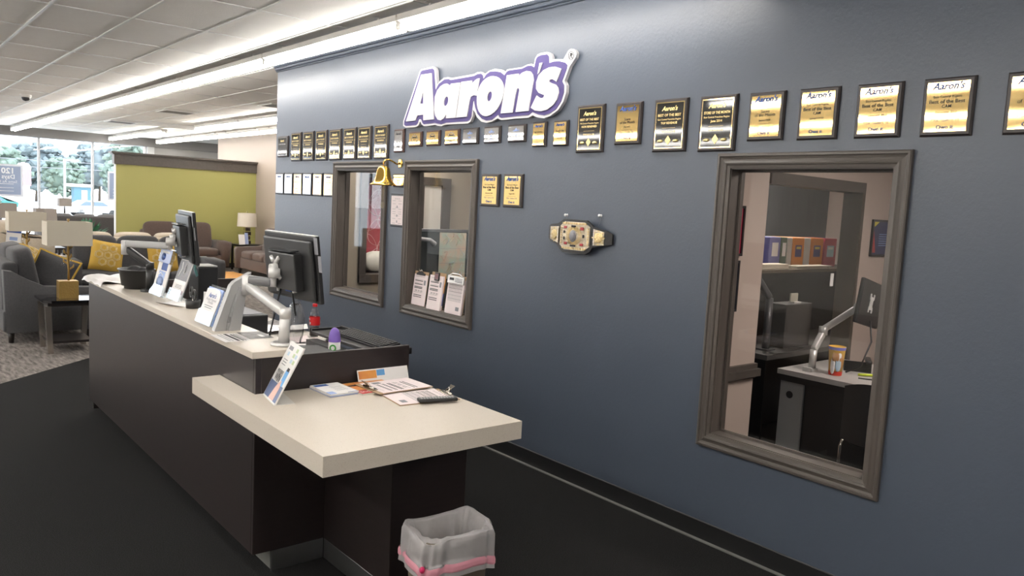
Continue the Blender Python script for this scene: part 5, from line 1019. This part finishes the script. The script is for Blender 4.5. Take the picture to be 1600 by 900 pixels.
sofa('loveseat', 'brown loveseat with loose back cushions against the lime partition', 5.45, 17.78, 0, 1.80, BRN, 2, arm_h=.66, cush_top=1.02, flare=.16, arm_w=.18)
sofa('sofa', 'brown sofa along the beige wall partly hidden by the near monitor', 6.86, 16.0, -PI/2, 2.25, BRN, 3, arm_h=.58, slope=.12, cush_top=.98)
sofa('sofa', 'dark sofa in front of the shop window, its back towards the desk', 4.25, 21.4, PI, 1.9, BLKF, 3, cush_top=1.02, back_h=1.0)
sofa('recliner', 'beige recliner with a price tag behind the charcoal loveseat', 1.88, 13.95, PI/2, 1.0, BGE, 1, d=.80, cush_top=1.14, back_h=1.02, cat='armchair', slope=.10, arm_h=.93)
t = thing('price_tag', 'white price tag with blue header hanging on the beige recliner', 'tag', (1.765, 13.437, .95), (0, .1, 0)); B().box((0, 0, 0), (.19, .004, .23)).build('card', PAPER, t); q = B(); q.box((0, -.0025, .09), (.18, .001, .045), INKB); q.box((0, -.0025, -.02), (.10, .001, .05), INKL); q.build('print', INKB, t)
YEL = mat('yellow_pillow', (.52, .33, .055), .85, bump=(200, .3)); YLN = mat('pale_yellow_line', (.70, .58, .34), .85)
def hexpillow(label, x, y, z, s, rx, rz, ry=0, back=None):
    M = T(x, y, z) @ R(rz) @ R(rx, 'X') @ R(ry, 'Y'); t = thing('throw_pillow', label, 'pillow', M=M, group='yellow patterned throw pillows')
    th = .075
    def f(u, v, sg):
        a, c = 2*u-1, 2*v-1; k = (1-a**4)*(1-c**4); pin = 1-.05*(1-k); return (a*s/2*(1-.06*(1-c*c)), sg*th*k**.6, c*s/2*(1-.06*(1-a*a)))
    b = B(); b.grid(lambda u, v: f(u, v, -1), 14, 14); b.build('front_cover', YEL, t); b = B(); b.grid(lambda u, v: f(u, v, 1), 14, 14); b.build('back_cover', back or YEL, t)
    if back:
        B().tube([f(u, v, 1) for u, v in [(k/10, 0) for k in range(11)]+[(1, k/10) for k in range(1, 11)]+[(1-k/10, 1) for k in range(1, 11)]+[(0, 1-k/10) for k in range(1, 11)]], .015, n=6).build('piping', YEL, t)
    q = B(); rr_ = .27
    for iy in range(-2, 3):
        for ix in range(-2, 3):
            cx, cz = .5+ix*rr_*1.02+(rr_*.51 if iy % 2 else 0), .5+iy*rr_*.9
            for rad in (.132, .095):
                pts = []
                for k in range(7):
                    a = PI/3*k+PI/6; u, v = cx+rad*math.cos(a), cz+rad*math.sin(a); pts.append((u, v))
                if all(.02 < p[0] < .98 and .02 < p[1] < .98 for p in pts): q.tube([tuple(Vector(f(*p, -1))+Vector((0, -.002, 0))) for p in pts], .0045, n=4)
    q.build('hexagon_pattern', YLN, t)
hexpillow('yellow hexagon pillow at the left end of the charcoal sofa', 2.83, 12.66, .735, .46, -.28, .0, .18)
hexpillow('yellow hexagon pillow behind the folded arm on the charcoal sofa', 3.62, 12.66, .70, .46, -.25, .05)
hexpillow('yellow pillow with charcoal back leaning on the loveseat', 1.74, 10.38, .72, .46, .30, PI-.35, -.38, CHAR)
hexpillow('yellow pillow farther back on the loveseat', 1.66, 11.15, .82, .42, -.55, PI/2-.5, .3)
t = thing('price_card', 'white price card lying on the loveseat arm', 'tag', (1.98, 10.9, .72), (.7, .3, .4)); B().box((0, 0, 0), (.15, .003, .15)).build('card', PAPER, t)
chrome = NICKEL; GLS = mat('black_glass', (.010, .010, .012), .04, spec=.9)
def endtable(label, x, y):
    t = thing('end_table', label, 'table', (x, y, 0), group='black and chrome end tables')
    B().prism([(-.26, -.20), (-.19, -.28), (.19, -.28), (.26, -.20), (.26, .28), (-.26, .28)], .535, .56, None).build('top', GLS, t); B().span(-.22, .22, -.24, .24, .495, .535).build('apron', WOODL, t); B().span(-.20, .20, -.22, .22, .10, .125).build('lower_shelf', WOODL, t)
    for sx_ in (-1, 1):
        for sy_ in (-1, 1):
            b = B(); b.prism([(0, 0), (.05, 0), (.075, .50), (.02, .50)], -.03, .03, M=Matrix(((-1 if sx_ < 0 else 1, 0, 0, sx_*.17), (0, 0, 1, sy_*.215), (0, 1, 0, 0), (0, 0, 0, 1)))); b.build('leg', chrome, t)
    return t
endtable('black and chrome end table at the left end of the desk', 1.72, 9.44); endtable('black and chrome end table beyond the charcoal loveseat', 1.74, 12.02)
SHD = mat('cream_shade', (.60, .55, .455), .8, bump=(250, .2)); SHB = mat('greige_shade', (.30, .265, .24), .8); GLDB = mat('antique_gold', (.40, .26, .085), .38, .8, bump=(60, .3))
def boxlamp(label, x, y, z):
    t = thing('table_lamp', label, 'lamp', (x, y, z), group='gold branch table lamps'); B().box((0, 0, .093), (.185, .15, .186), r=.003).build('base', GLDB, t)
    b = B(); b.tube([(.01, 0, .186), (.012, 0, .30), (.005, 0, .42), (.012, 0, .60), (.01, 0, .82)], [.012, .011, .014, .010, .006], n=8)
    for (z0, a, l) in ((.30, .3, .05), (.36, 2.8, .045), (.41, .9, .05), (.46, 3.6, .05), (.52, .2, .035)): b.tube([(.01, 0, z0), (.01+l*math.cos(a), l*math.sin(a), z0+.03), (.01+l*1.1*math.cos(a), l*1.1*math.sin(a), z0+.06)], [.010, .012, .004], n=6)
    b.build('branch_stem', GLDB, t)
    q = B()
    for (a, z0) in ((.6, .40), (3.4, .44), (2.5, .35)): q.pillow((.05*math.cos(a), .05*math.sin(a), z0), (.035, .035, .03), .9, None, 10, 6)
    q.build('crystal_flower', CLEAR, t)
    w_, d_, z0, z1 = .42, .30, .565, .815; b = B()
    for (a, c) in (((-w_/2, -d_/2), (w_/2, -d_/2)), ((w_/2, -d_/2), (w_/2, d_/2)), ((w_/2, d_/2), (-w_/2, d_/2)), ((-w_/2, d_/2), (-w_/2, -d_/2))):
        mx_, my_ = (a[0]+c[0])/2, (a[1]+c[1])/2; lx, ly = abs(a[0]-c[0]) or .004, abs(a[1]-c[1]) or .004; b.box((mx_, my_, (z0+z1)/2), (lx, ly, z1-z0))
    b.build('shade', SHD, t); b = B(); b.box((.01, 0, .80), (w_, .004, .004)); b.box((.01, 0, .80), (.004, d_, .004)); b.cyl((.01, 0, .80), (.01, 0, .835), .006); b.box((.01, 0, .835), (.024, .024, .018)); b.build('finial', GLDB, t)
boxlamp('gold cube based lamp with cream box shade on the near end table', 1.72, 9.40, .56); boxlamp('cream box shade lamp on the end table beyond the loveseat', 1.72, 12.02, .5605)
def drumlamp(label, x, y, z, r, h, st, m, grp=None, square=False):
    t = thing('table_lamp', label, 'lamp', (x, y, z), group=grp); n = 4 if square else 28
    b = B(); b.lathe([(r, st), (r*.94, st+h)], n=n, M=R(PI/4)); b.lathe([(r*.985, st), (r*.925, st+h)], n=n, M=R(PI/4)); b.build('shade', m, t)
    for f in t.children[0].data.polygons: f.use_smooth = not square
    b = B(); b.cyl((0, 0, st), (0, 0, st+h+.02), .005, n=8); b.box((0, 0, st+h-.01), (r*1.2, .005, .005)); b.lathe([(0, .0), (.014, .01), (0, .025)], M=T(0, 0, st+h+.02), n=10); b.build('stem', STEEL, t); return t
t = drumlamp('cream drum shade lamp with chrome block base in the corner by the lime partition', 6.86, 17.62, .60, .215, .305, .405, mat('ivory_shade', (.62, .57, .49), .8)); b = B()
for k in range(4): b.box((0, 0, .05+.10*k), (.14-.02*(k % 2), .14-.02*(k % 2), .085), r=.004)
b.build('chrome_blocks', STEEL, t)
t = thing('side_table', 'dark side table under the drum lamp in the corner', 'table', (6.86, 17.62, 0)); B().span(-.27, .27, -.27, .27, .56, .599).build('top', WOODL, t); [B().span(sx_*.24-.02, sx_*.24+.02, sy_*.24-.02, sy_*.24+.02, 0, .56).build('leg', WOODL, t) for sx_ in (-1, 1) for sy_ in (-1, 1)]
t = thing('brochure_stand', 'clear stand with white and blue leaflets beside the drum lamp', 'brochure holder', (6.72, 17.42, .60), (0, 0, .15)); B().box((0, 0, .14), (.26, .004, .28), M=R(-.2, 'X')).build('acrylic', CLEAR, t); B().box((-.045, -.004, .12), (.15, .003, .23), M=R(-.2, 'X')).build('white_leaflet', PAPER, t); B().box((.075, -.004, .14), (.08, .003, .26), M=R(-.2, 'X')).build('blue_leaflet', MATS['blue_leaflet'], t)
for (lab, x, y, z, r, h, st) in (('square greige shade lamp at the left edge by the window', 1.80, 15.0, .62, .29, .235, .55), ('greige shade lamp half hidden behind the second cream box shade', 2.74, 17.0, .56, .25, .24, .48), ('small greige shade lamp standing against the shop window', 4.08, 22.6, .58, .20, .205, .61)):
    t = drumlamp(lab, x, y, z, r, h, st, SHB, 'greige shade lamps near the shop window', square=True); B().lathe([(0, 0), (.07, 0), (.07, .02), (.03, .05), (.05, .16), (.03, .30), (.012, st), (0, st)], n=16).build('lamp_base', mat('dark_bronze', (.06, .05, .045), .4, .5) if 'dark_bronze' not in MATS else MATS['dark_bronze'], t)
    s_ = thing('side_table', 'dark table under the %s' % lab, 'table', (x, y, 0)); B().span(-.3, .3, -.25, .25, z-.04, z-.001).build('top', WOODL, s_); [B().span(a*.27-.02, a*.27+.02, c*.22-.02, c*.22+.02, 0, z-.04).build('leg', WOODL, s_) for a in (-1, 1) for c in (-1, 1)]
t = thing('coffee_table', 'black glass coffee table reflecting the window behind the lamps', 'table', (2.45, 11.55, 0)); B().span(-.28, .28, -.40, .40, .41, .43).build('top', GLS, t); [B().span(a*.25-.02, a*.25+.02, c*.36-.02, c*.36+.02, 0, .41).build('leg', STEEL, t) for a in (-1, 1) for c in (-1, 1)]
t = thing('potted_plant', 'green leafy plant in a dark pot near the shop window', 'plant', (4.02, 19.7, 0)); B().lathe([(0, 0), (.14, 0), (.18, .42), (.16, .42), (0, .38)], n=20).build('pot', VINYL, t); rnd = random.Random(9)
lf = B()
for k in range(120):
    a = rnd.uniform(0, 2*PI); el = rnd.uniform(.1, 1.4); L = rnd.uniform(.26, .52); w_ = rnd.uniform(.06, .10)
    M = T(0, 0, .45) @ R(a) @ R(-el, 'Y') ; lf.quad([M @ Vector(p) for p in ((L*.4, 0, 0), (L*.75, w_, .02), (L*1.15, 0, -.02), (L*.75, -w_, .02))])
o = lf.build('foliage', mat('plant_leaf', (.06, .20, .12), .5), t); o['kind'] = 'stuff'
t = tag(B().span(5.55, 6.42, 15.2, 17.25, .001, .012, r=.004, seg=1).build('area_rug', RUG), 'orange area rug between the two brown sofas', 'rug')
